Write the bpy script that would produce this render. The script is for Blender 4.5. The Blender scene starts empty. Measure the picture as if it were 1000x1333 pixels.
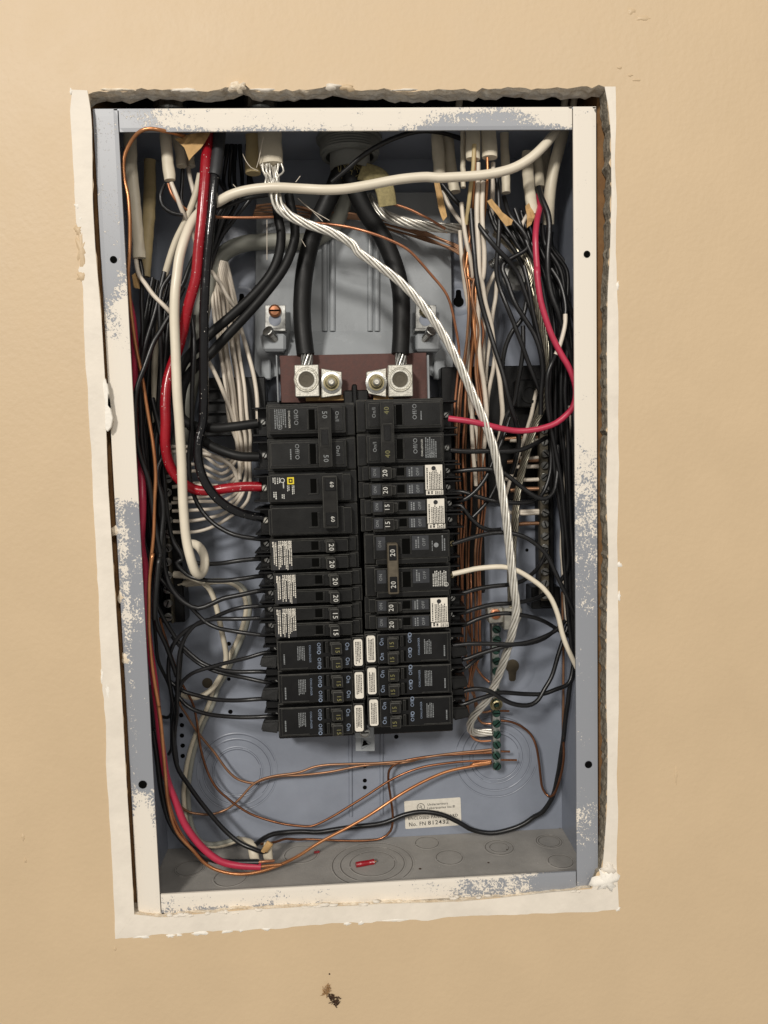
import bpy, bmesh, math, random
from mathutils import Vector, Matrix, noise as mnoise
C = bpy.context.scene.collection
sc = bpy.context.scene
rng = random.Random(7)

# ------------------------------------------------------------------ camera
F_PX = 1001.0
R = [[0.9982392808306373, 0.02629748948873153, -0.053167473640580866],
     [-0.03071822514038069, 0.9959822616222532, -0.08411732983188334],
     [0.05074178604421301, 0.08560243326220944, 0.9950364287646115]]
CAM = Vector((0.169494, -0.5765316, -0.243089))
def tow(v): return Vector((v[0], v[2], -v[1]))
right, down, fwd = tow(R[0]), tow(R[1]), tow(R[2])
cam_d = bpy.data.cameras.new('camera'); cam = bpy.data.objects.new('camera', cam_d); C.objects.link(cam)
M = Matrix.Identity(4)
for i in range(3):
    M[i][0] = right[i]; M[i][1] = -down[i]; M[i][2] = -fwd[i]; M[i][3] = CAM[i]
cam.matrix_world = M
cam_d.sensor_fit = 'HORIZONTAL'; cam_d.sensor_width = 36.0; cam_d.lens = 36.0 * F_PX / 1000.0
cam_d.clip_start = 0.01; cam_d.clip_end = 50
sc.camera = cam
def W(px, py, d=0.0):
    """the point of the plane d millimetres behind the panel's front flange that is seen at photo pixel px, py"""
    v = right * ((px - 500) / F_PX) + down * ((py - 666.5) / F_PX) + fwd
    t = (d / 1000.0 - CAM.y) / v.y
    return CAM + v * t

# ------------------------------------------------------------------ light
wd = bpy.data.worlds.new('World'); sc.world = wd; wd.use_nodes = True
bg = wd.node_tree.nodes['Background']; bg.inputs[0].default_value = (1.0, 0.95, 0.88, 1); bg.inputs[1].default_value = 0.335
def area(name, loc, target, sx, sy, power, col):
    l = bpy.data.lights.new(name, 'AREA'); l.shape = 'RECTANGLE'; l.size = sx; l.size_y = sy; l.energy = power; l.color = col
    o = bpy.data.objects.new(name, l); C.objects.link(o); o.location = loc
    o.rotation_euler = (Vector(target) - Vector(loc)).to_track_quat('-Z', 'Y').to_euler()
    return o
area('ceiling_lamp', (-1.75, -5.4, 2.55), (0.2, 0, -0.35), 0.7, 0.7, 272, (1.0, 0.95, 0.88))
area('room_lamp', (0.9, -3.0, 1.5), (0.18, 0, -0.35), 0.6, 0.6, 30, (1.0, 0.95, 0.88))
sc.view_settings.view_transform = 'Standard'; sc.view_settings.look = 'None'
sc.view_settings.exposure = 0.0; sc.view_settings.gamma = 1.0
try:
    sc.cycles.max_bounces = 6; sc.cycles.use_denoising = True
except Exception: pass

# ------------------------------------------------------------------ materials
def srgb(r, g, b):
    f = lambda c: (c / 255 / 12.92) if c / 255 <= 0.04045 else ((c / 255 + 0.055) / 1.055) ** 2.4
    return (f(r), f(g), f(b), 1)
def mat(name, col, rough=0.5, metal=0.0, var=0.12, vscale=120.0, bump=0.0, bscale=400.0, col2=None, spec=0.5, coat=0.0, speck=0.0, wide=0.0):
    m = bpy.data.materials.new(name); m.use_nodes = True
    nt = m.node_tree; b = nt.nodes['Principled BSDF']
    b.inputs['Roughness'].default_value = rough; b.inputs['Metallic'].default_value = metal
    b.inputs['Specular IOR Level'].default_value = spec; b.inputs['Coat Weight'].default_value = coat
    tc = nt.nodes.new('ShaderNodeTexCoord')
    n = nt.nodes.new('ShaderNodeTexNoise'); n.inputs['Scale'].default_value = vscale; n.inputs['Detail'].default_value = 6; n.inputs['Roughness'].default_value = 0.65
    nt.links.new(tc.outputs['Object'], n.inputs['Vector'])
    mx = nt.nodes.new('ShaderNodeMix'); mx.data_type = 'RGBA'
    c2 = col2 or tuple(min(1, c * (1 + var * 2)) for c in col[:3]) + (1,)
    c1 = col if col2 else tuple(c * (1 - var * 2) for c in col[:3]) + (1,)
    mx.inputs[6].default_value = c1; mx.inputs[7].default_value = c2
    mr = nt.nodes.new('ShaderNodeMapRange'); mr.inputs['From Min'].default_value = 0.3; mr.inputs['From Max'].default_value = 0.7
    nt.links.new(n.outputs['Fac'], mr.inputs['Value']); nt.links.new(mr.outputs['Result'], mx.inputs[0])
    out = mx.outputs[2]
    if speck:
        n3 = nt.nodes.new('ShaderNodeTexNoise'); n3.inputs['Scale'].default_value = 620; n3.inputs['Detail'].default_value = 1
        nt.links.new(tc.outputs['Object'], n3.inputs['Vector'])
        ms = nt.nodes.new('ShaderNodeMapRange'); ms.inputs['From Min'].default_value = speck; ms.inputs['From Max'].default_value = speck + 0.02
        nt.links.new(n3.outputs['Fac'], ms.inputs['Value'])
        m3 = nt.nodes.new('ShaderNodeMix'); m3.data_type = 'RGBA'; m3.inputs[7].default_value = (0.7, 0.66, 0.6, 1)
        nt.links.new(ms.outputs['Result'], m3.inputs[0]); nt.links.new(out, m3.inputs[6]); out = m3.outputs[2]
    nt.links.new(out, b.inputs['Base Color'])
    mr2 = nt.nodes.new('ShaderNodeMapRange'); mr2.inputs['To Min'].default_value = max(0.02, rough - 0.12); mr2.inputs['To Max'].default_value = min(1, rough + 0.14)
    nt.links.new(n.outputs['Fac'], mr2.inputs['Value']); nt.links.new(mr2.outputs['Result'], b.inputs['Roughness'])
    if bump:
        n2 = nt.nodes.new('ShaderNodeTexNoise'); n2.inputs['Scale'].default_value = bscale; n2.inputs['Detail'].default_value = 4
        nt.links.new(tc.outputs['Object'], n2.inputs['Vector'])
        bp = nt.nodes.new('ShaderNodeBump'); bp.inputs['Strength'].default_value = bump; bp.inputs['Distance'].default_value = 0.001
        nt.links.new(n2.outputs['Fac'], bp.inputs['Height'])
        if wide:
            n4 = nt.nodes.new('ShaderNodeTexNoise'); n4.inputs['Scale'].default_value = 38; n4.inputs['Detail'].default_value = 3
            mp = nt.nodes.new('ShaderNodeMapping'); mp.inputs['Scale'].default_value = (1.0, 1.0, 0.35)
            nt.links.new(tc.outputs['Object'], mp.inputs['Vector']); nt.links.new(mp.outputs['Vector'], n4.inputs['Vector'])
            b2 = nt.nodes.new('ShaderNodeBump'); b2.inputs['Strength'].default_value = wide; b2.inputs['Distance'].default_value = 0.003
            nt.links.new(n4.outputs['Fac'], b2.inputs['Height']); nt.links.new(b2.outputs['Normal'], bp.inputs['Normal'])
        nt.links.new(bp.outputs['Normal'], b.inputs['Normal'])
    return m
def wear_mat(name, base, cream):
    """grey enamel under cream wall paint; the point attribute 'cream' says how much of the overspray is left"""
    m = bpy.data.materials.new(name); m.use_nodes = True; nt = m.node_tree; b = nt.nodes['Principled BSDF']
    tc = nt.nodes.new('ShaderNodeTexCoord'); at = nt.nodes.new('ShaderNodeAttribute'); at.attribute_name = 'cream'
    n1 = nt.nodes.new('ShaderNodeTexNoise'); n1.inputs['Scale'].default_value = 620; n1.inputs['Detail'].default_value = 8; n1.inputs['Roughness'].default_value = 0.68
    n2 = nt.nodes.new('ShaderNodeTexNoise'); n2.inputs['Scale'].default_value = 45; n2.inputs['Detail'].default_value = 3
    for n in (n1, n2): nt.links.new(tc.outputs['Object'], n.inputs['Vector'])
    a1 = nt.nodes.new('ShaderNodeMath'); a1.operation = 'MULTIPLY_ADD'; a1.inputs[1].default_value = 0.54
    nt.links.new(n1.outputs['Fac'], a1.inputs[0])
    m2 = nt.nodes.new('ShaderNodeMath'); m2.operation = 'MULTIPLY'; m2.inputs[1].default_value = 0.24
    nt.links.new(n2.outputs['Fac'], m2.inputs[0]); 
    n5 = nt.nodes.new('ShaderNodeTexNoise'); n5.inputs['Scale'].default_value = 150; n5.inputs['Detail'].default_value = 2; n5.inputs['Distortion'].default_value = 1.2
    nt.links.new(tc.outputs['Object'], n5.inputs['Vector'])
    m5 = nt.nodes.new('ShaderNodeMath'); m5.operation = 'MULTIPLY_ADD'; m5.inputs[1].default_value = 0.22
    nt.links.new(n5.outputs['Fac'], m5.inputs[0]); nt.links.new(m2.outputs[0], m5.inputs[2]); nt.links.new(m5.outputs[0], a1.inputs[2])
    sub = nt.nodes.new('ShaderNodeMath'); sub.operation = 'SUBTRACT'
    sc_ = nt.nodes.new('ShaderNodeMapRange'); sc_.inputs['To Min'].default_value = 0.37; sc_.inputs['To Max'].default_value = 0.63
    nt.links.new(at.outputs['Fac'], sc_.inputs['Value'])
    nt.links.new(sc_.outputs['Result'], sub.inputs[0]); nt.links.new(a1.outputs[0], sub.inputs[1])
    st = nt.nodes.new('ShaderNodeMapRange'); st.inputs['From Min'].default_value = -0.012; st.inputs['From Max'].default_value = 0.014
    nt.links.new(sub.outputs[0], st.inputs['Value'])
    mx = nt.nodes.new('ShaderNodeMix'); mx.data_type = 'RGBA'; mx.inputs[6].default_value = base; mx.inputs[7].default_value = cream
    nt.links.new(st.outputs['Result'], mx.inputs[0]); nt.links.new(mx.outputs[2], b.inputs['Base Color'])
    ro = nt.nodes.new('ShaderNodeMapRange'); ro.inputs['To Min'].default_value = 0.38; ro.inputs['To Max'].default_value = 0.6
    nt.links.new(st.outputs['Result'], ro.inputs['Value']); nt.links.new(ro.outputs['Result'], b.inputs['Roughness'])
    bp = nt.nodes.new('ShaderNodeBump'); bp.inputs['Strength'].default_value = 0.35; bp.inputs['Distance'].default_value = 0.0004
    nt.links.new(st.outputs['Result'], bp.inputs['Height']); nt.links.new(bp.outputs['Normal'], b.inputs['Normal'])
    return m
MT = {}
MT['wall'] = mat('wall_paint', srgb(202, 178, 144), 0.5, var=0.014, vscale=14, bump=0.24, bscale=260, wide=0.14)
MT['strip'] = mat('old_cream_paint', srgb(225, 216, 202), 0.55, var=0.035, vscale=30, bump=0.5, bscale=110)
MT['plaster'] = mat('white_plaster', srgb(236, 230, 219), 0.6, var=0.03, vscale=90, bump=0.5, bscale=300)
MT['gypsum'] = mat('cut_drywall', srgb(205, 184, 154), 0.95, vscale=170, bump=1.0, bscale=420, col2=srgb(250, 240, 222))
MT['gypsum_dimmed'] = mat('dimmed_cut_drywall', srgb(120, 110, 94), 0.95, vscale=200, bump=1.0, bscale=420, col2=srgb(178, 168, 150))  # right edge: grey-brown, colour darkened to offset the lamp shining straight on it
MT['stud'] = mat('pine_stud', srgb(112, 78, 44), 0.8, vscale=60, col2=srgb(150, 112, 70), bump=0.3, bscale=200)
MT['dark'] = mat('cavity_dark', srgb(52, 46, 40), 0.95, var=0.2)  # even dark brown for the cavity box
GREY = srgb(137, 143, 155)
MT['steel'] = mat('grey_enamel', GREY, 0.32, var=0.04, vscale=30, bump=0.06, bscale=420, wide=0.12)
MT['steel_in'] = mat('grey_enamel_pan', srgb(156, 160, 163), 0.24, var=0.03, vscale=30, bump=0.05, bscale=400)
MT['flange'] = wear_mat('flange_enamel', srgb(142, 145, 151), srgb(226, 218, 205))
MT['floor'] = mat('dusty_enamel', srgb(138, 135, 130), 0.85, vscale=24, col2=srgb(164, 160, 154), bump=0.2, bscale=700)
MT['groove'] = mat('pressed_groove', srgb(92, 97, 108), 0.6)
MT['floor_groove'] = mat('dusty_groove', srgb(98, 94, 88), 0.85)
MT['hole'] = mat('open_hole', srgb(9, 9, 8), 0.95, spec=0.05)
MT['edge'] = mat('edge_highlight', srgb(46, 46, 44), 0.4, vscale=150, col2=srgb(78, 77, 73))  # paler bevel colour, a painted highlight along breaker edges
MT['hole_brown'] = mat('hole_to_wood', srgb(74, 66, 52), 0.9)
MT['plastic'] = mat('black_phenolic', srgb(14, 14, 14), 0.36, vscale=55, spec=0.32, col2=srgb(25, 25, 24), bump=0.12, bscale=1500)
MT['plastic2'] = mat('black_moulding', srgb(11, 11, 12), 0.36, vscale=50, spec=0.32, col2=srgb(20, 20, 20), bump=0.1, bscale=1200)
MT['handle'] = mat('toggle_black', srgb(19, 18, 17), 0.3, vscale=90, spec=0.4, col2=srgb(31, 30, 27), bump=0.1, bscale=1500)
MT['tie_brown'] = mat('brown_tie', srgb(84, 76, 62), 0.45, vscale=200)
MT['plate_grey'] = mat('grey_print_panel', srgb(42, 44, 48), 0.5, vscale=300)
MT['lab'] = mat('label_paper', srgb(222, 216, 203), 0.55, var=0.04, vscale=300)
MT['ink'] = mat('black_ink', srgb(24, 24, 26), 0.6)
MT['white_ink'] = mat('white_ink', srgb(196, 195, 188), 0.5)
MT['grey_ink'] = mat('grey_ink', srgb(126, 129, 130), 0.5)
MT['blue_ink'] = mat('blue_ink', srgb(122, 134, 152), 0.5)
MT['olive_ink'] = mat('olive_ink', srgb(112, 108, 66), 0.5)
MT['yellow_ink'] = mat('yellow_ink', srgb(224, 202, 40), 0.5)
MT['fibre'] = mat('red_fibre_board', srgb(86, 56, 50), 0.7, vscale=300, var=0.1, bump=0.2, bscale=900)
MT['tin'] = mat('tin_plate', srgb(206, 203, 192), 0.38, 0.75, vscale=200, var=0.06, bump=0.15, bscale=900)
MT['zinc'] = mat('zinc_steel', srgb(186, 186, 182), 0.3, 0.95, vscale=200)
MT['brassy'] = mat('yellow_chromate', srgb(160, 150, 118), 0.35, 0.95, vscale=200)
MT['bore'] = mat('socket_bore', srgb(84, 78, 66), 0.6, 0.5, vscale=700)
MT['alu'] = mat('bare_aluminium', srgb(226, 222, 212), 0.34, 0.5, vscale=150, var=0.06)
MT['tinned'] = mat('tinned_copper', srgb(196, 190, 172), 0.3, 0.95, vscale=150, var=0.08)
MT['copper'] = mat('bare_copper', srgb(196, 136, 100), 0.32, 0.6, vscale=90, col2=srgb(152, 98, 70))
MT['copper_brown'] = mat('browned_copper', srgb(158, 108, 78), 0.32, 0.85, vscale=70, col2=srgb(112, 74, 52))
MT['copper_bright'] = mat('bright_copper', srgb(204, 144, 98), 0.3, 0.65, vscale=60, col2=srgb(164, 108, 70))
MT['copper_dull'] = mat('dull_copper', srgb(170, 126, 96), 0.4, 0.6, vscale=60, col2=srgb(124, 92, 68))
MT['black'] = mat('black_insulation', srgb(23, 23, 24), 0.34, var=0.15, vscale=70, bump=0.06, bscale=500)
MT['black_gloss'] = mat('glossy_black_insulation', srgb(20, 20, 22), 0.16, var=0.1, vscale=90, bump=0.3, bscale=170, speck=0.75)
MT['rubber'] = mat('matt_black_jacket', srgb(22, 22, 22), 0.5, spec=0.28, var=0.1, vscale=90, bump=0.06, bscale=500)
MT['cream'] = mat('cream_insulation', srgb(222, 212, 192), 0.36, var=0.03, vscale=40, bump=0.06, bscale=150)
MT['white'] = mat('white_insulation', srgb(214, 203, 187), 0.42, var=0.05, vscale=60)
MT['jacket'] = mat('cable_jacket', srgb(205, 195, 174), 0.46, var=0.06, vscale=50, bump=0.1, bscale=200)
MT['jacket_yellow'] = mat('yellowed_jacket', srgb(188, 168, 124), 0.55, var=0.08, vscale=60)
MT['grey_jacket'] = mat('grey_jacket', srgb(150, 150, 140), 0.5, var=0.05, vscale=60)
MT['red'] = mat('red_insulation', srgb(150, 22, 34), 0.24, var=0.06, vscale=60, bump=0.2, bscale=160, speck=0.735)
MT['pink'] = mat('pink_red_insulation', srgb(178, 48, 74), 0.36, var=0.05, vscale=60)
MT['paper'] = mat('kraft_paper', srgb(186, 150, 100), 0.8, var=0.1, vscale=120, bump=0.3, bscale=200)
MT['tape'] = mat('grey_tape', srgb(46, 47, 49), 0.45, var=0.06, vscale=60)
MT['conduit'] = mat('grey_conduit', srgb(116, 117, 113), 0.55, var=0.06, vscale=60)
MT['green'] = mat('green_screw', srgb(36, 66, 56), 0.35, 0.4, var=0.2, vscale=300)
MT['dirt'] = mat('brown_fluff', srgb(78, 52, 30), 0.95, vscale=900, col2=srgb(40, 26, 14))
MT['dirt_light'] = mat('pale_fluff', srgb(150, 116, 78), 0.95, vscale=900)
MT['jute'] = mat('jute_filler', srgb(150, 138, 98), 0.9, vscale=400, var=0.15)

# ------------------------------------------------------------------ helpers
def tag(o, label, cat, group=None):
    o['label'] = label; o['category'] = cat
    if group: o['group'] = group
    return o
def thing(name, label, cat, loc=(0, 0, 0), group=None):
    o = bpy.data.objects.new(name, None); o.empty_display_size = 0.01; C.objects.link(o); o.location = loc
    return tag(o, label, cat, group)
def link(name, me, m, parent=None, kind=None):
    if m is not None and len(me.materials) == 0: me.materials.append(m)
    o = bpy.data.objects.new(name, me); C.objects.link(o)
    if parent is not None:
        o.parent = parent; o.matrix_parent_inverse = Matrix.Translation(-parent_loc(parent))
    if kind: o['kind'] = kind
    return o
def parent_loc(p):
    return Vector(p.location) if p.type == 'EMPTY' else Vector((0, 0, 0))
def obj(name, bm, m, parent=None, kind=None, smooth=False):
    me = bpy.data.meshes.new(name); bm.to_mesh(me); bm.free()
    if smooth:
        me.polygons.foreach_set('use_smooth', [True] * len(me.polygons))
    return link(name, me, m, parent, kind)
def bx(bm, lo, hi):
    x0, y0, z0 = [min(a, b) for a, b in zip(lo, hi)]; x1, y1, z1 = [max(a, b) for a, b in zip(lo, hi)]
    v = [bm.verts.new(p) for p in ((x0, y0, z0), (x1, y0, z0), (x1, y1, z0), (x0, y1, z0), (x0, y0, z1), (x1, y0, z1), (x1, y1, z1), (x0, y1, z1))]
    for f in ((0, 3, 2, 1), (4, 5, 6, 7), (0, 1, 5, 4), (1, 2, 6, 5), (2, 3, 7, 6), (3, 0, 4, 7)): bm.faces.new([v[i] for i in f])
def bev(bm, w, seg=1, material=-1):
    bmesh.ops.bevel(bm, geom=list(bm.edges), offset=w, segments=seg, affect='EDGES', clamp_overlap=True, material=material)
    return bm
def lathe(bm, c, axis, prof, n=20):
    """prof: list of (distance along axis, radius)"""
    axis = Vector(axis).normalized(); a = axis.orthogonal().normalized(); b = axis.cross(a)
    rings = []
    for h, r in prof:
        if r < 1e-7: rings.append([bm.verts.new(c + axis * h)])
        else: rings.append([bm.verts.new(c + axis * h + (a * math.cos(2 * math.pi * k / n) + b * math.sin(2 * math.pi * k / n)) * r) for k in range(n)])
    for p, q in zip(rings, rings[1:]):
        for k in range(n):
            l = (k + 1) % n
            if len(p) == 1 and len(q) == 1: continue
            if len(p) == 1: bm.faces.new((p[0], q[l], q[k]))
            elif len(q) == 1: bm.faces.new((p[k], p[l], q[0]))
            else: bm.faces.new((p[k], p[l], q[l], q[k]))
    bmesh.ops.recalc_face_normals(bm, faces=list(bm.faces))
    return bm
def crom(P, step=0.0035):
    """Catmull-Rom through the points, sampled about every step metres"""
    if len(P) < 3: 
        n = max(2, int((P[1] - P[0]).length / step)); return [P[0].lerp(P[1], i / n) for i in range(n + 1)]
    Q = [P[0] * 2 - P[1]] + list(P) + [P[-1] * 2 - P[-2]]
    out = []
    for i in range(1, len(Q) - 2):
        p0, p1, p2, p3 = Q[i - 1:i + 3]
        t0 = 0; t1 = t0 + max(1e-5, (p1 - p0).length) ** .5; t2 = t1 + max(1e-5, (p2 - p1).length) ** .5; t3 = t2 + max(1e-5, (p3 - p2).length) ** .5
        n = max(2, min(26, int((p2 - p1).length / step)))
        for k in range(n):
            t = t1 + (t2 - t1) * k / n
            a1 = p0 * ((t1 - t) / (t1 - t0)) + p1 * ((t - t0) / (t1 - t0))
            a2 = p1 * ((t2 - t) / (t2 - t1)) + p2 * ((t - t1) / (t2 - t1))
            a3 = p2 * ((t3 - t) / (t3 - t2)) + p3 * ((t - t2) / (t3 - t2))
            b1 = a1 * ((t2 - t) / (t2 - t0)) + a2 * ((t - t0) / (t2 - t0))
            b2 = a2 * ((t3 - t) / (t3 - t1)) + a3 * ((t - t1) / (t3 - t1))
            out.append(b1 * ((t2 - t) / (t2 - t1)) + b2 * ((t - t1) / (t2 - t1)))
    out.append(P[-1].copy())
    return out
def frames(path):
    T = [(path[min(i + 1, len(path) - 1)] - path[max(i - 1, 0)]).normalized() for i in range(len(path))]
    a = T[0].orthogonal().normalized(); F = []
    for t in T:
        a = (a - t * a.dot(t)); a = a.normalized() if a.length > 1e-6 else t.orthogonal().normalized()
        F.append((a.copy(), t.cross(a)))
    return F
def tube(bm, path, r, n=8, cap=True, flat=None, r2=None):
    """flat: (half width vector hint, half width, half thickness) gives an oval section"""
    F = frames(path); rings = []
    L = len(path)
    for i, (p, (a, b)) in enumerate(zip(path, F)):
        rr = r if r2 is None else r + (r2 - r) * i / (L - 1)
        if flat is not None:
            t = a.cross(b); w = (flat[0] - t * flat[0].dot(t)).normalized(); h = t.cross(w)
            rings.append([bm.verts.new(p + w * math.cos(2 * math.pi * k / n) * flat[1] + h * math.sin(2 * math.pi * k / n) * flat[2]) for k in range(n)])
        else:
            rings.append([bm.verts.new(p + (a * math.cos(2 * math.pi * k / n) + b * math.sin(2 * math.pi * k / n)) * rr) for k in range(n)])
    for p, q in zip(rings, rings[1:]):
        for k in range(n): bm.faces.new((p[k], p[(k + 1) % n], q[(k + 1) % n], q[k]))
    if cap:
        for f in (bm.faces.new(list(reversed(rings[0]))), bm.faces.new(rings[-1])):
            for e in f.edges: e.smooth = False
    return bm
TILES = {'a': (150, 160, 5), 'b': (150, 350, 5), 'c': (160, 540, 5), 'd': (170, 720, 5), 'e': (560, 160, 5), 'f': (580, 340, 5), 'g': (580, 520, 5),
         'h': (580, 700, 5), 'i': (260, 160, 5), 'j': (420, 160, 5), 'k': (590, 880, 1000 / 180), 'l': (190, 880, 4.935), 'm': (370, 920, 3.7037),
         'n': (0, 0, 1), 'q': (320, 320, 1000 / 280), 's': (460, 1000, 1000 / 360)}
def pts(spec, dd=0.0):
    """'a 10,20,5 30,40 b 1,2': survey points x,y[,depth in mm] in the local frame of a letter, depths carried on smoothly"""
    t = (0, 0, 1); raw = []
    for w in spec.split():
        if w in TILES: t = TILES[w]; continue
        v = [float(x) for x in w.split(',')]
        raw.append([t[0] + v[0] / t[2], t[1] + v[1] / t[2], v[2] if len(v) > 2 else None])
    known = [i for i, p in enumerate(raw) if p[2] is not None]
    for i, p in enumerate(raw):
        if p[2] is None:
            lo = max([k for k in known if k < i], default=None); hi = min([k for k in known if k > i], default=None)
            if lo is None: p[2] = raw[hi][2]
            elif hi is None: p[2] = raw[lo][2]
            else: p[2] = raw[lo][2] + (raw[hi][2] - raw[lo][2]) * (i - lo) / (hi - lo)
    thin = raw[:1]
    for p in raw[1:]:
        if math.hypot(p[0] - thin[-1][0], p[1] - thin[-1][1]) > 5.0 or len(raw) < 4:
            if len(thin) > 1 and len(raw) > 4:
                a, b = thin[-2], thin[-1]; ux, uy, vx, vy = b[0] - a[0], b[1] - a[1], p[0] - b[0], p[1] - b[1]
                if ux * vx + uy * vy < 0 and math.hypot(vx, vy) < 11 and math.hypot(ux, uy) > 11: continue
            thin.append(p)
    return [W(x, y, max(-4.0, d + dd)) for x, y, d in thin]
NAMES = {'black': 'black_wire', 'black_gloss': 'black_wire', 'rubber': 'black_cable', 'white': 'white_wire', 'cream': 'cream_wire', 'copper': 'copper_wire',
         'copper_bright': 'copper_wire', 'copper_brown': 'copper_wire', 'copper_dull': 'copper_wire', 'red': 'red_wire', 'pink': 'pink_wire', 'jacket': 'white_cable', 'jacket_yellow': 'white_cable',
         'grey_jacket': 'grey_cable', 'tinned': 'tinned_wire', 'alu': 'aluminium_conductor'}
_wk = [0]
def wiggle(P, amp):
    _wk[0] += 1; o = Vector((_wk[0] * 3.7, 0, 0)); out = []
    for i, p in enumerate(P):
        e = min(1, i / 4, (len(P) - 1 - i) / 4)
        out.append(p + Vector((mnoise.noise(p * 38 + o), mnoise.noise(p * 38 + o + Vector((9, 4, 2))), mnoise.noise(p * 38 + o + Vector((1, 7, 5))))) * amp * e)
    return out
def wire(m, r, label, spec, group=None, n=8, cat=None, name=None, dd=0.0):
    P = wiggle(crom(pts(spec, dd)), 0.0005); bm = bmesh.new(); tube(bm, P, r / 1000, n)
    c = cat or ('cable' if m in ('rubber', 'jacket', 'jacket_yellow', 'grey_jacket') else 'wire')
    o = obj(name or NAMES[m], bm, MT[m], smooth=True)
    return tag(o, label, c, group)
def strands(m, R_, k, label, spec, pitch=55, group=None, core=True, name='stranded_conductor', fray=0):
    P = crom(pts(spec), 0.0022); F = frames(P); bm = bmesh.new(); s = 0; acc = [0]
    for i in range(1, len(P)): s += (P[i] - P[i - 1]).length; acc.append(s)
    rs = R_ * math.sin(math.pi / k) / (1 + math.sin(math.pi / k)) / 1000; ro = R_ / 1000 - rs
    for q in range(k):
        path = []
        for i, p in enumerate(P):
            an = 2 * math.pi * (q / k + acc[i] * 1000 / pitch)
            f = 1.0
            if fray:
                e = max(0, 1 - acc[i] * 1000 / fray); f += 1.2 * e * (0.4 + 0.6 * ((q * 7) % k) / k)
            path.append(p + (F[i][0] * math.cos(an) + F[i][1] * math.sin(an)) * ro * f)
        tube(bm, path, rs * 0.86, 7)
    if core: tube(bm, P, max(0.0003, ro - rs * 1.05), 6)
    return tag(obj(name, bm, MT[m], smooth=True), label, 'wire', group)
_fc = {}
def text_pts(body, size):
    if body in _fc: return _fc[body]
    cu = bpy.data.curves.new('lettering_curve', 'FONT'); cu.body = body; cu.size = 1.0; cu.align_x = 'CENTER'; cu.align_y = 'CENTER'; cu.resolution_u = 2; cu.offset = 0.006; cu.space_character = 1.12
    o = bpy.data.objects.new('lettering_curve', cu); C.objects.link(o)
    dg = bpy.context.evaluated_depsgraph_get(); me = bpy.data.meshes.new_from_object(o.evaluated_get(dg))
    _fc[body] = ([v.co.copy() for v in me.vertices], [tuple(p.vertices) for p in me.polygons])
    bpy.data.objects.remove(o); bpy.data.curves.remove(cu); bpy.data.meshes.remove(me)
    return _fc[body]
def txt(bm, body, size, o, dx, up, off=0.00012, sx=1.0):
    vs, fs = text_pts(body, size); nrm = Vector((0, -1, 0))
    V = [bm.verts.new(o + dx * v.x * size * sx + up * v.y * size + nrm * off) for v in vs]
    for f in fs:
        try: bm.faces.new([V[i] for i in f])
        except ValueError: pass
def dashes(bm, o, dx, up, w, h, rows, off=0.00012, fill=0.55, seed=1):
    """fine print too small to read: rows of short strokes"""
    r = random.Random(seed); nrm = Vector((0, -1, 0))
    for k in range(rows):
        y = h / 2 - (k + 0.5) * h / rows; x = -w / 2; end = w / 2 * r.uniform(0.55, 1.0)
        while x < end:
            l = r.uniform(0.0005, 0.0014)
            q = [(x, -.5), (x + l, -.5), (x + l, .5), (x, .5)]
            bm.faces.new([bm.verts.new(o + dx * a + up * (y + b * h / rows * fill) + nrm * off) for a, b in q])
            x += l + r.uniform(0.0002, 0.0005)
def quad(bm, P): return bm.faces.new([bm.verts.new(p) for p in P])
def disc(bm, c, r, n=20, y=None):
    bm.faces.new([bm.verts.new(Vector((c.x + math.cos(2 * math.pi * k / n) * r, c.y, c.z + math.sin(2 * math.pi * k / n) * r))) for k in range(n)][::-1])
def annulus(bm, c, r0, r1, n=48, axis='y', a0=0, a1=2 * math.pi):
    full = abs(a1 - a0 - 2 * math.pi) < 1e-6; k_ = n if full else n + 1
    mk = (lambda x, z: Vector((c.x + x, c.y, c.z + z))) if axis == 'y' else (lambda x, z: Vector((c.x + x, c.y + z, c.z)))
    A = []; B = []
    for k in range(k_):
        t = a0 + (a1 - a0) * k / n
        A.append(bm.verts.new(mk(math.cos(t) * r0, math.sin(t) * r0))); B.append(bm.verts.new(mk(math.cos(t) * r1, math.sin(t) * r1)))
    for k in range(n):
        l = (k + 1) % k_; bm.faces.new((A[k], B[k], B[l], A[l]))
mm = 0.001
# the panel's own frame: x right 0..PW, z 0..-PH, y = depth
PW, PH, PD = 0.362, 0.6005, 0.0972

# ------------------------------------------------------------------ the wall and its cut opening
WD = -5.0
def resample(P, step, jit=0.0, sd=0):
    r = random.Random(sd); out = []
    for a, b in zip(P, P[1:]):
        n = max(1, int((b - a).length / step))
        for k in range(n):
            p = a.lerp(b, k / n)
            if jit: p = p + Vector((r.gauss(0, jit), 0, r.gauss(0, jit)))
            out.append(p)
    out.append(P[-1].copy()); return out
def px_list(s, d): return [W(*map(float, w.split(',')), d) for w in s.split()]
TOP = px_list('114,124 121,119 140,118 160,119 200,116 230,118 262,119 285,116 300,112 312,108 320,110 326,117 345,119 372,117 400,117 420,114 431,110 442,114 456,117 500,116 540,119 580,116 620,117 660,114 700,116 740,114 787,113', WD)
RGT = px_list('787,113 792,140 795,171 796,252 794,330 791,380 790,460 791,560 789,640 792,720 790,800 789,900 791,980 790,1054 786,1110 784,1133 778,1136 772,1146 770,1157', WD)
BOT = px_list('770,1157 759,1157 735,1162 720,1161 700,1164 658,1168 630,1170 604,1173 560,1175 500,1176 460,1179 400,1180 326,1184 310,1182 277,1188 240,1190 210,1194 175,1190', WD)
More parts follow.
